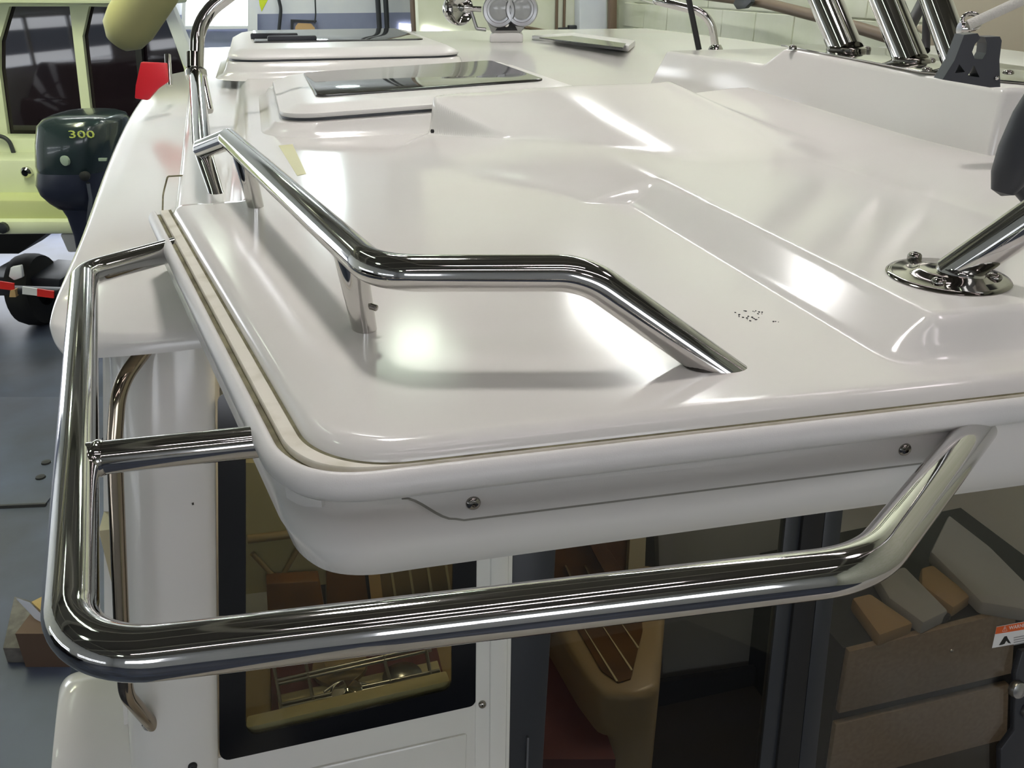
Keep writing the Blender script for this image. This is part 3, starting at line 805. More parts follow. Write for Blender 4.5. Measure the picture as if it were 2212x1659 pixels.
# tall joinery on the far side of the galley
def yq(name, px, Y, th, m, parent, bev=0): return prism(name, [Yp(x, y, Y) for x, y in px], (0, th, 0), m, parent, bev)
yq('cream_locker', [(480, 1000), (705, 1000), (705, 1262), (480, 1290)], 1.585, .03, 'galley_cream', galley)
yq('wood_panel', [(700, 1050), (762, 1050), (800, 1330), (708, 1360)], 1.575, .04, 'galley_brown', galley)
yq('dark_gap', [(762, 1050), (774, 1050), (808, 1330), (798, 1330)], 1.577, .03, 'cabin_black', galley)
yq('wood_edge', [(774, 1050), (800, 1050), (830, 1320), (806, 1330)], 1.57, .04, 'wood', galley)
yq('olive_locker', [(810, 1050), (1060, 1050), (1040, 1420), (832, 1380)], 1.6, .03, 'galley_tan', galley)
for k in range(4):
    x = 838+k*40
    yq('locker_slat', [(x, 1200), (x+5, 1200), (x+22, 1310), (x+17, 1310)], 1.592, .012, 'galley_cream', galley)
tube('strap', [Yp(545, 1195, 1.58), Yp(600, 1255, 1.58)], .006, 'galley_tan', galley, seg=8)
tube('strap', [Yp(655, 1165, 1.58), Yp(600, 1262, 1.58)], .006, 'galley_tan', galley, seg=8)
tube('strap', [Yp(535, 1165, 1.58), Yp(700, 1145, 1.58)], .010, 'galley_tan', galley, seg=8)
yq('galley_bin', [(575, 1262), (690, 1255), (705, 1340), (580, 1350)], 1.54, .04, 'galley_brown', galley, .004)

# moulded seat with slatted top behind the door jamb
seat = group('moulded_seat')
tz = -1.08
top = [Zp(1150, 1270, tz), Zp(1395, 1215, tz), Zp(1445, 1225, tz), Zp(1425, 1485, tz), Zp(1385, 1505, tz), Zp(1300, 1500, tz), Zp(1252, 1440, tz)]
prism('seat_moulding', [Vec((v.x, v.y, tz)) for v in top], (0, 0, SOLE-tz), 'galley_tan', seat, bev=.02, seg=3)
tz2 = tz+.001
prism('slat_inset', [Zp(1235, 1340, tz2), Zp(1385, 1310, tz2), Zp(1388, 1365, tz2), Zp(1362, 1468, tz2), Zp(1335, 1476, tz2), Zp(1300, 1452, tz2)], (0, 0, .003), 'teak', seat)
for (xa, ya, xb, yb) in ((1258, 1352, 1333, 1472), (1300, 1350, 1365, 1448), (1341, 1345, 1379, 1400)):
    a, b = Zp(xa, ya, tz2+.003), Zp(xb, yb, tz2+.003)
    decal_quad('slat_line', a, b, .0022, 'galley_cream', seat, .0015)
prism('seat_side', [Zp(1150, 1300, tz-.12), Zp(1212, 1300, tz-.12), Zp(1330, 1640, tz-.12), Zp(1160, 1640, tz-.12)], (0, 0, -.6), 'maroon', seat)
yq('companion_panel', [(1180, 1150), (1350, 1130), (1400, 1240), (1200, 1270)], 1.95, .03, 'galley_brown', seat)
for k in range(4):
    x = 1180+k*42
    yq('panel_line', [(x, 1225), (x+4, 1225), (x+16, 1252), (x+12, 1252)], 1.94, .015, 'galley_tan', seat)
yq('white_post', [(1365, 1100), (1398, 1100), (1392, 1250), (1356, 1250)], 1.93, .04, 'galley_cream', seat)
yq('brown_rail', [(1270, 1170), (1300, 1165), (1350, 1240), (1315, 1250)], 1.92, .04, 'galley_brown', seat)
# pale back panel and dark locker beyond the seat
yq('pale_panel', [(1420, 1120), (1740, 1080), (1718, 1440), (1625, 1470), (1432, 1492)], 2.1, .04, 'cabin_grey', cab, .01)
yq('dark_locker', [(1390, 1480), (1790, 1420), (1790, 1900), (1360, 1900)], 2.05, .02, 'cabin_black', cab)
yq('pale_bag', [(1635, 1625), (1650, 1570), (1672, 1535), (1690, 1560), (1680, 1625)], 2.0, .05, 'cushion', cab, .01)
# starboard lockers with two drawer fronts and cushions on top
lock = group('starboard_lockers')
ly = 1.60
yq('drawer_front', [(1835, 1408), (2196, 1318), (2186, 1455), (1812, 1542)], ly, .02, 'locker_taupe', lock, .003)
yq('drawer_front', [(1806, 1566), (2180, 1478), (2168, 1800), (1760, 1880)], ly, .02, 'locker_taupe', lock, .003)
yq('locker_carcass', [(1822, 1400), (2320, 1280), (2320, 1900), (1740, 1900)], ly+.021, .5, 'cabin_black', lock)
pan_screw('drawer_catch', Yp(2055, 1405, ly)-Vec((0, .001, 0)), (0, -1, 0), .006, 'chrome', lock)
cz = Yp(1822, 1400, ly+.021).z
for (pts, dz, m) in (([(1990, 1225), (2015, 1218), (2100, 1285), (2060, 1312), (1990, 1262)], .02, 'cushion_tan'),
                     ([(1890, 1240), (1955, 1222), (2050, 1318), (1995, 1345), (1920, 1290)], .03, 'cushion'),
                     ([(2050, 1110), (2140, 1180), (2240, 1280), (2240, 1320), (2120, 1300), (2010, 1190)], .04, 'cushion'),
                     ([(1840, 1290), (1880, 1280), (1975, 1345), (1900, 1372)], .02, 'cushion_tan')):
    prism('seat_cushion', [Zp(x, y, cz+dz+.03) for x, y in pts], (0, 0, -.05), m, lock, .010)
lathe('lever', Zp(2040, 1335, cz+.03), (.4, -.4, 1), [(.012, -.03), (.012, .01), (.006, .02)], 'black_plastic', lock)

# ---- side deck coaming at lower left
cg = [(100, 1800, 1.30), (128, 1540, 1.42), (150, 1452, 1.50), (215, 1442, 1.51), (300, 1430, 1.54)]
rows = [[Dp(x, y, t) for x, y, t in cg]]
lo = []
fr1 = [Dp(60, 2000, 1.25), Dp(104, 1700, 1.36), Dp(126, 1480, 1.50), Dp(145, 1452, 1.53), Dp(215, 1438, 1.55), Dp(330, 1420, 1.56)]
vs = []; fs = []
prof = [(112, 1900), (118, 1600), (122, 1500), (134, 1466), (160, 1452), (215, 1444), (300, 1434)]
near = [Dp(104, 1800, 1.42), Dp(112, 1640, 1.46), Dp(120, 1520, 1.50), Dp(132, 1470, 1.53), Dp(158, 1454, 1.55), Dp(215, 1444, 1.56), Dp(320, 1425, 1.56)]
vs = []
for k, (dx, dy, dz) in enumerate(((-.02, .0, -.5), (0, 0, 0))):
    pass
top_in = [Dp(320, 1425, 1.62), Dp(222, 1444, 1.60), Dp(165, 1452, 1.58), Dp(136, 1466, 1.57), Dp(122, 1500, 1.555)]
bot_in = [Dp(330, 1800, 1.40), Dp(232, 1800, 1.40), Dp(160, 1800, 1.40), Dp(112, 1800, 1.40), Dp(92, 1800, 1.40)]
mid_in = [a.lerp(b, .4) for a, b in zip(top_in, bot_in)]
back = [Dp(330, 1420, 1.75), Dp(228, 1438, 1.73), Dp(170, 1446, 1.71), Dp(140, 1458, 1.70), Dp(124, 1488, 1.70)]
out_ = [v+Vec((-.04, .25, -.02)) for v in back]
rowsC = [[v+Vec((0, .02, -.55)) for v in bot_in], bot_in, mid_in, top_in, back]
vs = [v for r_ in rowsC for v in r_]; nC2 = 5
fs = [(i*nC2+j, i*nC2+j+1, (i+1)*nC2+j+1, (i+1)*nC2+j) for i in range(4) for j in range(4)]
co = mesh('cockpit_coaming', vs, fs, GEL, boat, smooth=True)
md = co.modifiers.new('t', 'SOLIDIFY'); md.thickness = .012; md.offset = 1
md = co.modifiers.new('s', 'SUBSURF'); md.levels = 2; md.render_levels = 2
co2 = prism('deck_upstand', [Dp(152, 1460, 1.72), Dp(162, 1372, 1.74), Dp(176, 1392, 1.74), Dp(240, 1420, 1.74), Dp(250, 1462, 1.72)], Vec((0, .03, 0)), 'clear_glass', boat)
prism('side_door_panel', [Dp(222, 770, 1.62), Dp(238, 770, 1.62), Dp(282, 1480, 1.62), Dp(226, 1480, 1.62)], Vec((0, .02, 0)), GEL, boat)
wa, wb_ = Bp(226, 770, -.085), Bp(280, 1800, -.085)
fw_ = Vec((-.10, 2.9, 0))
prism('cabin_side_wall', [wa, wb_, wb_+fw_, wa+fw_], (.02, 0, 0), GEL, boat)
# hull under the visible deck, so the boat stands on its keel
hv = []
for (y, hw, zt) in ((-1.2, 1.25, -1.4), (1.2, 1.45, -1.2), (3.5, 1.35, -1.0), (5.5, .6, -.8), (6.4, .05, -.7)):
    hv.append([(1.1-hw-.1, y, zt), (1.1-hw, y, -1.9), (1.1-hw*.6, y, -2.35), (1.1, y, -2.6 if y < 5 else -2.0), (1.1+hw*.6, y, -2.35), (1.1+hw, y, -1.9), (1.1+hw+.1, y, zt)])
vs = [v for r_ in hv for v in r_]; fs = [(i*7+j, i*7+j+1, (i+1)*7+j+1, (i+1)*7+j) for i in range(4) for j in range(6)]
mesh('hull', vs, fs, GEL, boat, smooth=True)
for y in (0.2, 3.2):
    tag(box('keel_stand', (.75, y-.15, FZ), (1.45, y+.15, -2.61), 'wood_grey', bev=.01), 'grey timber keel block under the '+('stern' if y < 1 else 'bow')+' half of the white cabin boat', 'block', 'keel blocks under the cabin boat')
# ------------------------------------------------------------------ background things
# bright window on the back wall
w1 = struct(empty('window_1', (-.6, 12.98, 0)))
def wquad(name, px, th, m, parent, Y=12.98): return prism(name, [Yp(x, y, Y) for x, y in px], (0, th, 0), m, parent)
wquad('window_light', [(405, -120), (537, -120), (535, 56), (400, 56)], .01, 'daylight', w1, 12.96)
for px in ([(535, -120), (556, -120), (556, 72), (535, 72)], [(396, 56), (540, 56), (540, 62), (396, 64)], [(396, -120), (404, -120), (400, 62), (392, 62)]):
    wquad('window_bar', px, .05, 'wall_white', w1, 12.90)
# bright low openings further right
w2 = struct(empty('window_2', (1.5, 12.97, 0)))
wquad('window_light', [(862, 50), (893, 52), (893, 70), (862, 66)], .01, 'daylight', w2, 12.95)
w3 = struct(empty('window_3', (1.9, 10.4, 0)))
wquad('window_light', [(914, 56), (1010, 80), (1010, 92), (914, 90)], .01, 'daylight', w3, 10.47)
tag(box('timber_post', (Yp(893, 30, 12.0).x, 12.0, FZ), (Yp(921, 30, 12.0).x, 12.25, 3.4), 'pipe_brown', bev=.01), 'brown timber post between the blue wall and the cream wall', 'post')
for i, (x0, x1, lab) in enumerate(((816, 822, 'left-hand of two thin dark pipes running up the blue wall'), (833, 841, 'right-hand of two thin dark pipes running up the blue wall'))):
    tag(tube('wall_pipe', [(Yp(x0, 0, 12.7).x, 12.7, FZ), (Yp(x0, 0, 12.7).x, 12.7, 3.3)], .035, 'frame_dark', seg=12), lab, 'pipe', 'thin dark wall pipes')
for (pts, lab) in (([(598, -20), (607, 20), (602, 72)], 'black cable hanging in front of the blue wall, nearest the bright window'), ([(680, -20), (682, 30), (680, 50)], 'thin black cable hanging above the square board on the blue wall')):
    tag(tube('hanging_cable', [Yp(x, y, 12.9) for x, y in pts], .022 if pts[0][0] < 650 else .01, 'frame_dark', fil=.3, seg=8), lab, 'cable')
bd = tag(empty('wall_board', Yp(655, 62, 12.9)), 'small square dark-framed board with a tan centre on the blue wall', 'board')
wquad('board_back', [(630, 44), (682, 46), (682, 80), (630, 78)], .03, 'wall_blue', bd, 12.93)
wquad('board_frame', [(628, 42), (684, 44), (684, 48), (634, 47), (634, 80), (628, 80)], .04, 'frame_dark', bd, 12.90)
wquad('board_centre', [(638, 58), (644, 50), (672, 51), (680, 60), (680, 78), (638, 78)], .02, 'wood', bd, 12.88)
# things on the cream partition
cp = tag(empty('conduit_run', Yp(1210, 40, 10.45)), 'thin conduit with a small switch box on the cream wall behind the horns', 'conduit')
for (a, b) in (((1204, -60), (1202, 72)), ((1220, -20), (1218, 72)), ((1130, 58), (1210, 73))):
    tube('conduit', [Yp(*a, 10.46), Yp(*b, 10.46)], .018, 'pipe_brown', cp, seg=8)
prism('switch_box', [Yp(x, y, 10.46) for x, y in ((1225, 54), (1242, 54), (1242, 68), (1225, 68))], (0, -.08, 0), 'frame_dark', cp, .01)
tube('switch_lever', [Yp(1206, 62, 10.40), Yp(1226, 61, 10.40)], .012, 'frame_dark', cp, seg=8)
tag(prism('grey_column', [Yp(1252, -80, 10.3), Yp(1312, -80, 10.3), Yp(1312, 400, 10.3), Yp(1252, 400, 10.3)], (0, .19, 0), 'wall_white', bev=.01), 'pale grey boxed column at the end of the cream wall', 'column')
tag(prism('corner_angle', [Yp(1318, -80, 10.1), Yp(1334, -80, 10.1), Yp(1330, 400, 10.1), Yp(1314, 400, 10.1)], (0, .08, 0), 'pipe_brown', bev=.01), 'narrow dark brown angle iron standing at the wall corner', 'angle iron')
# right wall: blocks as real pieces with recessed joints
BLW, BLH = .60, .26
bx = 4.2
for iz in range(9):
    z1 = .55-iz*BLH
    for iy in range(14):
        y0 = 3.6+iy*BLW+(BLW/2 if iz % 2 else 0)
        if y0+BLW > 10.4: continue
        box('block', (bx-.016+random.uniform(-.003, .003), y0+.006, z1-BLH+.006), (bx+.01, y0+BLW-.006, z1-.006), 'wall_cream', wr, bev=.004, seg=1)
hb = tag(tube('sloping_pipe', [Xp(1360, -30, 4.06), Xp(1650, 6, 4.06), Xp(1800, 44, 4.05), Xp(1960, 92, 4.05), Xp(2300, 190, 4.04)], .04, 'pipe_brown', seg=14), 'long brown pipe slanting down the cream block wall at right', 'pipe')
tag(prism('pipe_clamp', [Xp(x, y, 4.0) for x, y in ((1592, 8), (1600, 20), (1618, 18), (1632, 4), (1628, -8), (1600, -6))], (-.04, 0, 0), 'black_plastic', bev=.006), 'small black clamp hanging from the slanting brown pipe', 'clamp')
tag(tube('curved_hose', [Xp(1985, 60, 3.6), Xp(2010, 75, 3.6), Xp(2012, 110, 3.6), Xp(2000, 150, 3.6)], .018, 'peel', fil=.08, seg=10), 'pale pinkish hose curving down behind the mast legs', 'hose')
tag(prism('brown_panel', [Xp(2020, -30, 4.135), Xp(2400, -30, 4.135), Xp(2400, 320, 4.135), Xp(2020, 220, 4.135)], (.04, 0, 0), 'peel', bev=.004), 'dull brown panel standing against the block wall behind the rope', 'panel')
# rope and shackle at the top right
rp = tag(empty('rope_line', Dp(2120, 50, 1.42)), 'white braided rope pulled tight from a steel shackle at top right', 'rope')
tube('rope_body', [Dp(2092, 54, 1.42), Dp(2340, -60, 1.35)], .0085, 'rope', rp, seg=12)
ringp = [Dp(2098+20*math.cos(a), 46+17*math.sin(a), 1.43) for a in [2*math.pi*k/16 for k in range(15)]]
tube('shackle', ringp, .004, 'chrome', rp, seg=8)
lathe('shackle_pin', Dp(2082, 62, 1.43), CR, [(.010, -.008), (.012, 0), (.010, .008)], 'chrome', rp, seg=12)
# far objects top left
fc_ = Vp(300, 22, 6.2); fax = (CR*-.5-Vec((0, 0, .55))).normalized()
fd = tag(empty('boat_fender', fc_), 'olive-beige rounded fender hanging over the other boat, at the top', 'fender')
lathe('fender_body', fc_, fax, [(.03, -.48), (.05, -.44), (.13, -.38), (.16, -.2), (.16, .10), (.14, .2), (.08, .27), (.01, .29)], 'olive', fd, seg=28)
tube('fender_rope', [fc_-fax*.46, Vec(((fc_-fax*.7).x, (fc_-fax*.7).y, 3.1))], .012, 'rope', fd, seg=8)
pn = empty('lime_pennant', Dp(565, 0, 3.2))
prism('pennant_cloth', [Dp(555, -30, 3.2), Dp(590, -30, 3.2), Dp(580, -4, 3.2), Dp(565, 25, 3.2), Dp(561, 12, 3.2)], FH*.004, 'lime', pn)
tube('pennant_cord', [Dp(572, -28, 3.2), Vec((Dp(572, -28, 3.2).x, Dp(572, -28, 3.2).y, 3.3))], .003, 'rope', pn, seg=6)
tag(pn, 'small lime-green pennant tip hanging at the top of the picture', 'pennant')

# ------------------------------------------------------------------ the other boat
ob_ = tag(empty('white_cruiser', Vp(100, 480, 8.6)+Vec((0, 0, -1))), 'white cruiser with big dark side windows parked at far left', 'boat')
D2 = 8.8
def vpz(name, px, t, th, m, parent, bev=0): return prism(name, [Vp(x, y, t) for x, y in px], FH*th, m, parent, bev)
# cabin wall with window openings
wallp = [(-420, 6), (350, 10), (420, 150), (400, 330), (-420, 330)]
win1 = [(20, 14), (150, 14), (168, 170), (182, 292), (18, 300), (-2, 150), (-2, 90)]
win2 = [(192, 14), (352, 18), (398, 150), (390, 260), (262, 300), (208, 296), (196, 240), (178, 78)]
poly_with_holes([Vp(x, y, D2) for x, y in wallp], [[Vp(x, y, D2) for x, y in win1], [Vp(x, y, D2) for x, y in win2]], FH*.05, 'boat_white', 'cabin_wall', ob_)
vpz('side_glass', [(14, 8), (156, 8), (190, 300), (12, 306), (-10, 150), (-10, 90)], D2+.06, .02, 'boat_glass', ob_)
vpz('side_glass', [(186, 8), (358, 12), (405, 150), (398, 262), (262, 306), (202, 300), (190, 240), (172, 78)], D2+.06, .02, 'boat_glass', ob_)
vpz('glass_divider', [(288, 60), (302, 60), (312, 200), (300, 200)], D2-.01, .05, 'black_rubber', ob_)
vpz('roof_brow', [(-420, -14), (360, -6), (358, 10), (-420, 6)], D2-.25, .6, 'boat_white', ob_, .03)
vpz('roof_brow_light', [(240, 2), (270, 2), (268, 6), (242, 6)], D2-.27, .04, 'lime', ob_)
vpz('raked_pillar', [(345, 8), (372, 12), (425, 140), (408, 150), (395, 140)], D2-.03, .10, 'wall_white', ob_, .01)
# cockpit side and transom below
vpz('cockpit_side', [(-420, 296), (90, 300), (96, 345), (88, 350), (88, 420), (-420, 420)], D2-.35, .3, 'boat_white', ob_, .02)
vpz('transom', [(-420, 345), (110, 345), (120, 440), (-420, 440)], D2-.75, .4, 'boat_white', ob_, .03)
vpz('platform_ledge', [(-420, 432), (160, 432), (168, 490), (-420, 490)], D2-1.05, .8, 'boat_cream', ob_, .03)
vpz('swim_platform', [(-420, 478), (172, 478), (176, 506), (-420, 512)], D2-1.15, .9, 'boat_white', ob_, .03)
vpz('platform_bracket', [(128, 506), (172, 506), (168, 545), (146, 546)], D2-1.0, .3, 'gelcoat_satin', ob_, .02)
tube('stern_rail', [Vp(-20, 292, D2-.4), Vp(18, 296, D2-.4), Vp(34, 344, D2-.4)], .02, 'frame_dark', ob_, fil=.1, seg=10)
lathe('hull_fitting', Vp(58, 372, D2-.78), -FH, [(.05, -.02), (.05, .02), (.03, .04)], 'chrome', ob_, seg=16)
lathe('hull_fitting', Vp(108, 405, D2-.78), -FH, [(.04, -.02), (.04, .03), (.03, .04)], 'steel', ob_, seg=12)
lathe('deck_drain', Vp(6, 492, D2-1.18), -FH, [(.05, -.02), (.05, .02), (.03, .03)], 'frame_dark', ob_, seg=12)
vpz('hull_side', [(-420, 505), (100, 505), (40, 548), (-420, 548)], D2-.2, .5, 'cabin_black', ob_)

# outboard motor
om = tag(empty('outboard_motor', Vp(180, 480, 7.4)+Vec((0, 0, -.8))), 'dark green-black outboard motor marked 300 on the white cruiser', 'outboard motor')
def orow(y, xl, xr, d, n=20):
    """rounded-rectangle ring at picture height y"""
    l, r_ = Vp(xl, y, 7.4), Vp(xr, y, 7.4); c = (l+r_)/2; w = (r_-l).length/2; ring = []
    for k in range(n):
        a = 2*math.pi*k/n; cx, sy = math.cos(a), math.sin(a)
        e = .62
        ring.append(c+CR*(w*math.copysign(abs(cx)**e, cx))+FH*(d*math.copysign(abs(sy)**e, sy)+d*.0))
    return ring
loft('cowl', [orow(240, 150, 215, .18), orow(243, 128, 238, .26), orow(250, 112, 255, .33), orow(262, 103, 262, .37), orow(300, 102, 262, .40), orow(345, 103, 258, .40), orow(358, 106, 254, .39)], 'cowl_green', om, sharp=60)
loft('lower_cowl', [orow(356, 106, 254, .39), orow(385, 104, 250, .40), orow(405, 112, 244, .38), orow(425, 124, 236, .30), orow(440, 140, 228, .24)], 'cowl_navy', om, sharp=60)
loft('midsection', [orow(436, 142, 226, .22), orow(460, 158, 218, .20), orow(500, 172, 212, .18), orow(560, 182, 212, .16), orow(640, 184, 208, .14)], 'cowl_navy', om, sharp=60)
loft('gearcase', [orow(640, 176, 216, .25), orow(660, 170, 220, .3), orow(700, 184, 210, .2)], 'cowl_navy', om, sharp=60)
text_obj('horsepower_number', '300', .082, Vp(176, 291, 6.985), CR, Vec((0, 0, 1)), 'decal', om, .004, 1.75)
lathe('cowl_emblem', Vp(141, 347, 7.0), -FH+CR*-.3, [(.04, -.01), (.04, .012), (.03, .014)], 'decal_pale', om, seg=20)
vpz('cowl_badge', [(212, 342), (230, 342), (229, 348), (213, 348)], 6.995, .02, 'decal_pale', om)
lathe('cowl_latch', Vp(184, 380, 6.99), -FH, [(.035, -.02), (.04, .02), (.02, .03)], 'black_rubber', om, seg=16)
tube('steering_hose', [Vp(190, 395, 7.0), Vp(196, 430, 7.05), Vp(190, 480, 7.2)], .015, 'steel', om, fil=.1, seg=8)

# trailer under the other boat with red and white marker tape
tr = tag(empty('boat_trailer', Vp(40, 640, 7.6)), 'dark boat trailer with red and white reflective tape under the cruiser', 'trailer')
vpz('rear_beam', [(-300, 612), (125, 627), (125, 636), (-300, 640)], 7.62, .1, 'trailer_steel', tr, .01)
x = -60
k = 0
for (xa, xb, m) in ((-120, 0, 'tape_red'), (0, 30, 'tape_red'), (48, 80, 'tape_white'), (80, 116, 'tape_red')):
    y0 = 608+.15*(xa-0)+(4 if xa > 40 else 0); y1 = 608+.15*(xb-0)+(4 if xb > 40 else 0)
    vpz('tape_strip', [(xa, y0), (xb, y1), (xb, y1+15), (xa, y0+16)], 7.60, .015, m, tr)
for (xa, xb, ya, yb) in ((-40, 60, 596, 640), (60, 130, 598, 640), (150, 200, 600, 690)):
    vpz('trailer_bunk', [(xa, ya), (xb, ya+6), (xb-6, yb), (xa+8, yb)], 8.0, .6, 'trailer_steel', tr, .02)
for px in (-60, 90):
    g_ = Vp(px, 690, 8.2); 
    lathe('trailer_wheel', Vec((g_.x, g_.y, FZ+.36)), CR, [(.16, -.12), (.34, -.11), (.36, -.05), (.36, .05), (.34, .11), (.16, .12), (.14, .06)], 'tyre', tr, seg=28)
vpz('blue_rag', [(22, 578), (44, 574), (48, 600), (30, 606), (18, 598)], 7.66, .05, 'paper_white', tr, .01)
vpz('axle_block', [(22, 628), (32, 626), (34, 642), (20, 642)], 7.58, .06, 'wood', tr)

# things on the floor at left
cb = tag(empty('cardboard_box', Zp(95, 1345, FZ)), 'open cardboard box with a white flap lying on the workshop floor', 'box')
bc = Zp(128, 1405, FZ); ax = CR*.115; ay = FH*.12
obox('box_body', bc+Vec((0, 0, .11)), ax, ay, Vec((0, 0, .11)), 'box_brown', cb)
prism('box_flap', [Dp(35, 1291, 4.45), Dp(64, 1301, 4.4), Dp(120, 1358, 4.35), Dp(92, 1352, 4.4)], (0, 0, -.012), 'paper_white', cb)
prism('box_flap', [Dp(68, 1300, 4.4), Dp(108, 1280, 4.5), Dp(122, 1312, 4.4), Dp(98, 1328, 4.35)], (0, 0, -.012), 'cardboard', cb)
gp_ = [Zp(16, 1432, FZ), Zp(54, 1432, FZ), Zp(84, 1330, FZ), Zp(40, 1318, FZ)]
tag(prism('timber_offcut', gp_, (0, 0, .10), 'wood_grey', bev=.006), 'grey weathered timber offcut lying beside the cardboard box', 'timber')
tag(prism('floor_mat', [Zp(-200, 1095, FZ), Zp(98, 1092, FZ), Zp(112, 1075, FZ), Zp(300, 860, FZ), Zp(-200, 860, FZ)], (0, 0, .012), 'floor_paint', bev=.002), 'blue-grey floor sheet with a dark front edge at left', 'mat')
tube('floor_joint', [Zp(-200, 1104, FZ)+Vec((0, 0, .002)), Zp(100, 1092, FZ)+Vec((0, 0, .002))], .018, 'black_rubber', bpy.data.objects['floor'], seg=6)
for (px, py, r) in ((100, 1000, .035), (88, 1032, .035)):
    c = Zp(px, py, FZ+.012); lathe('floor_bolt', c, (0, 0, 1), [(r, 0), (r*.9, .012), (r*.3, .016)], 'black_rubber', bpy.data.objects['floor_mat'], seg=10)

# ------------------------------------------------------------------ lamps of the workshop
def bay_lamp(name, c, r, m, label, grp=None):
    t = tag(empty(name, c), label, 'lamp', grp)
    c = Vec(c)
    lathe('reflector', c, (0, 0, 1), [(r*1.08, -.01), (r*1.10, .0), (r*.85, .16), (r*.45, .28), (r*.42, .42), (.05, .44)], 'housing', t, seg=32)
    lathe('lens', c-Vec((0, 0, .03)), (0, 0, 1), [(r*.8, 0), (r, .008), (r, .018), (r*.9, .019)], m, t, seg=32)
    tube('hanger', [c+Vec((0, 0, .43)), Vec((c.x, c.y, 3.4))], .012, 'frame_dark', t, seg=8)
    return t
bay_lamp('bay_lamp', (.12, 2.05, 2.75), .20, 'lamp_key', 'brightest round bay lamp, hanging above the cabin boat roof')
for (x, y, m, lab) in ((-.8, 10.4, 'lamp_bay', 'added round bay lamp brightening the blue back wall'), (2.6, .6, 'lamp_pink', 'round bay lamp hanging to starboard of the cabin boat'), (-3.2, 1.0, 'lamp_bay', 'round bay lamp hanging to port of the cabin boat'), (-3.0, 7.5, 'lamp_bay', 'round bay lamp hanging over the white cruiser'), (1.1, 7.3, 'lamp_bay', 'round bay lamp hanging near the cream wall'), (.6, -3.6, 'lamp_pink', 'round bay lamp hanging behind the cabin boat stern'), (-4.2, -3.2, 'lamp_bay', 'round bay lamp hanging in the rear left corner')):  # the one at the blue wall is added to brighten it
    bay_lamp('bay_lamp', (x, y, 2.75), .24, m, lab)
# tube lights
def tube_light(c, d, L, m, label, hood=None):
    t = tag(empty('tube_light', c), label, 'lamp'); c, d = Vec(c), Vec(d).normalized(); n = Vec((-d.y, d.x, 0))
    obox('fixture_body', c+Vec((0, 0, .05)), d*(L/2), n*.06, Vec((0, 0, .035)), 'housing', t, .006)
    for s in (-1, 1): tube('lamp_tube', [c-d*(L/2-.03)+n*(.035*s), c+d*(L/2-.03)+n*(.035*s)], .014, m, t, seg=12)
    tube('hanger', [c+Vec((0, 0, .08)), Vec((c.x, c.y, 3.4))], .008, 'frame_dark', t, seg=8)
    if hood:      # added hood keeping the bare tubes out of the deck's reflections
        h = Vec(hood); prism('added_hood', [c-d*(L/2+.06)+h*.10+Vec((0, 0, .09)), c+d*(L/2+.06)+h*.10+Vec((0, 0, .09)), c+d*(L/2+.06)+h*.16+Vec((0, 0, -.16)), c-d*(L/2+.06)+h*.16+Vec((0, 0, -.16))], h*.006, 'housing', t)
        for e in (-1, 1): obox('added_hood_end', c+d*(e*(L/2+.06))+h*.02+Vec((0, 0, -.03)), d*.004, h*.15, Vec((0, 0, .125)), 'housing', t)
tube_light((.9, -1.2, 2.6), (1, .05, 0), 2.4, 'lamp_pink', 'twin-tube ceiling light behind the camera over the stern')
tube_light((-1.6, 3.4, 2.6), (0, 1, 0), 2.4, 'lamp_bay', 'twin-tube ceiling light over the port side of the cabin boat')
bay_lamp('bay_lamp', (.17, 3.92, 2.6), .17, 'lamp_second', 'second round bay lamp, hanging over the front hatch of the cabin boat')
tube_light((-1.2, -2.4, 2.6), (1, .05, 0), 3.0, 'lamp_pink', 'long twin-tube ceiling light far behind the camera')
tube_light((.3, -.4, 2.6), (1, .05, 0), 1.6, 'lamp_pink', 'twin-tube ceiling light right over the stern cockpit')
tube_light((.98, 6.6, 2.6), (1, 0, 0), .9, 'lamp_bay', 'short twin-tube ceiling light beyond the bow of the cabin boat')
tube_light((3.1, 6.6, 2.95), (0, 1, 0), 4.5, 'wall_fill', 'added long twin-tube light brightening the cream block wall', (-1, 0, 0))  # unseen light added because the block wall came out too dark
tube_light((1.9, 9.3, 2.95), (1, 0, 0), 1.6, 'wall_fill', 'added twin-tube light brightening the cream wall behind the horns', (0, -1, 0))  # unseen, added to lift the partition
tube_light((-1.0, 11.3, 2.95), (1, 0, 0), 4.5, 'wall_fill', 'added long twin-tube light brightening the blue back wall', (0, -1, 0))  # unseen, added to lift the back wall
tube_light((-2.4, 6.6, 2.6), (.24, .97, 0), 2.4, 'cruiser_fill', 'added twin-tube light brightening the stern of the white cruiser', (.97, -.24, 0))  # unseen yellow-green light added to lift the cruiser
tube_light((2.4, 3.0, 2.6), (0, 1, 0), 2.4, 'lamp_pink', 'twin-tube ceiling light over the starboard side of the cabin boat')
# wall floodlight on the back wall
fp = Zp(700, 402, 0); dr = Vec((fp.x, fp.y, CZ)); k = 12.8/fp.y-1
fpos = Vec((fp.x+dr.x*k, 12.8, CZ*k))
fl_ = tag(empty('flood_lamp', fpos), 'round floodlight on the back wall above the blue paint', 'lamp')
lathe('flood_housing', fpos+Vec((0, .02, 0)), (0, 1, 0), [(.25, -.05), (.26, 0), (.2, .12), (.08, .18)], 'housing', fl_, seg=28)
lathe('flood_lens', fpos+Vec((0, -.045, 0)), (0, -1, 0), [(.22, -.01), (.22, .004), (.18, .008)], 'lamp_flood', fl_, seg=28)
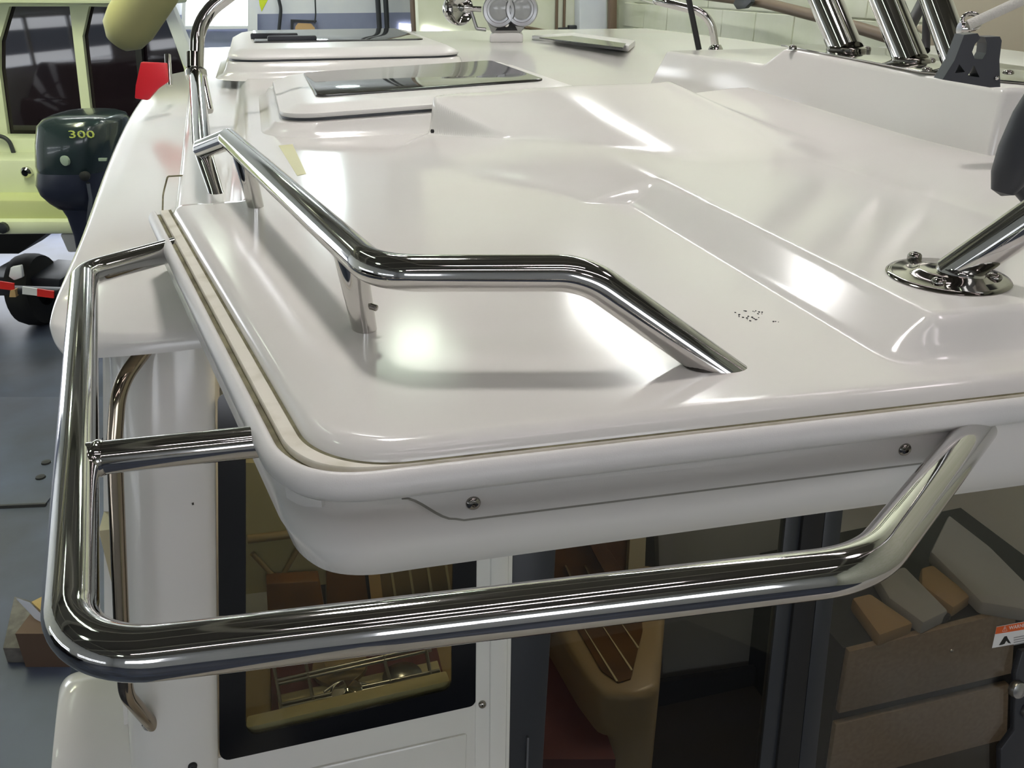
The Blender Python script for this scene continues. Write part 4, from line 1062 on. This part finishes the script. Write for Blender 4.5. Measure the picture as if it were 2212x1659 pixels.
# daylight: left wall windows added for the cruiser glass to reflect, a wide door opening behind the cruiser
for i, (y0, y1) in enumerate(((-5.5, -1.0), (.2, 4.8))):
    w = struct(empty('window_%d' % (4+i), (-8.98, y0, 0)))
    box('window_light', (-8.99, y0, -.62), (-8.97, y1, -.42), 'daylight', w)
    box('window_pane', (-8.99, y0, -1.05), (-8.97, y1, -.62), 'dull_pane', w)
    box('window_light', (-8.99, y0, -1.25), (-8.97, y1, -1.05), 'daylight', w)
    for k in range(5):
        yy = lerp(y0, y1, k/4); box('window_bar', (-8.97, yy-.04, -1.30), (-8.92, yy+.04, -.40), 'wall_white', w)
    for zz in (-1.32, -.42): box('window_bar', (-8.97, y0-.05, zz), (-8.92, y1+.05, zz+.06), 'wall_white', w)
dd = struct(empty('door_1', (-4.5, 12.97, FZ)))
box('door_daylight', (-8.2, 12.96, FZ+.1), (-1.75, 12.98, .75), 'daylight', dd)
box('door_frame', (-8.3, 12.9, .75), (-1.65, 12.98, .90), 'wall_white', dd)
for x in (-8.3, -1.75): box('door_frame', (x, 12.9, FZ), (x+.1, 12.98, .8), 'wall_white', dd)
# unseen rear wall windows, added to give the chrome bright reflections
for i, (x0, x1) in enumerate(((-6.5, -3.0), (-1.0, 3.0))):
    w = struct(empty('window_%d' % (6+i), (x0, -6.98, 0)))
    box('window_light', (x0, -6.99, .3), (x1, -6.97, 1.8), 'daylight', w)
    for k in range(5):
        xx = lerp(x0, x1, k/4); box('window_bar', (xx-.04, -6.97, .25), (xx+.04, -6.92, 1.85), 'wall_white', w)
    for zz in (.25, 1.0, 1.8): box('window_bar', (x0-.05, -6.97, zz), (x1+.05, -6.92, zz+.06), 'wall_white', w)

# black car added out of view so the cruiser's glass has something to reflect
car = tag(empty('added_car', (-7.7, 1.2, FZ)), 'black sports utility car parked along the left wall', 'car')
cx0, cx1 = -8.55, -6.85
def cpt(y, z, x): return Vec((x, 1.2+y, FZ+z))
def slab(name, prof, xa, xb, m, parent, bev): return prism(name, [cpt(y, z, xa) for y, z in prof], (xb-xa, 0, 0), m, parent, bev)
slab('car_body', [(-2.3, .45), (-2.35, .95), (-2.2, 1.12), (-.9, 1.18), (2.25, 1.15), (2.35, .9), (2.3, .42), (1.9, .35), (-1.9, .35)], cx0, cx1, 'car_paint', car, .06)
slab('car_cabin', [(-1.15, 1.15), (-.45, 1.70), (1.75, 1.74), (2.2, 1.15)], cx0+.12, cx1-.12, 'car_paint', car, .05)
for (a, b_, c_, d_) in ((-.95, -.42, .35, .35), (.45, .45, 1.25, 1.25), (1.33, 1.33, 1.68, 1.98)):
    prism('car_window', [cpt(a, 1.20, cx1-.11), cpt(b_, 1.64, cx1-.11), cpt(c_, 1.66, cx1-.11), cpt(d_, 1.20, cx1-.11)], (.012, 0, 0), 'car_glass', car)
for y in (.2, 1.2): obox('door_handle', cpt(y, 1.02, cx1+.02), (.02, 0, 0), (0, .10, 0), (0, 0, .018), 'chrome', car, .006)
for y in (-1.5, 1.5):
    for x in (cx0+.08, cx1-.08):
        wv = lathe('wheel', cpt(y, .36, x), (1, 0, 0), [(.20, -.11), (.34, -.10), (.36, -.05), (.36, .05), (.34, .10), (.20, .11), (.18, .06)], 'tyre', car, seg=28)
obox('side_mirror', cpt(-.75, 1.25, cx1+.08), (.09, 0, 0), (0, .07, 0), (0, 0, .07), 'car_paint', car, .02)
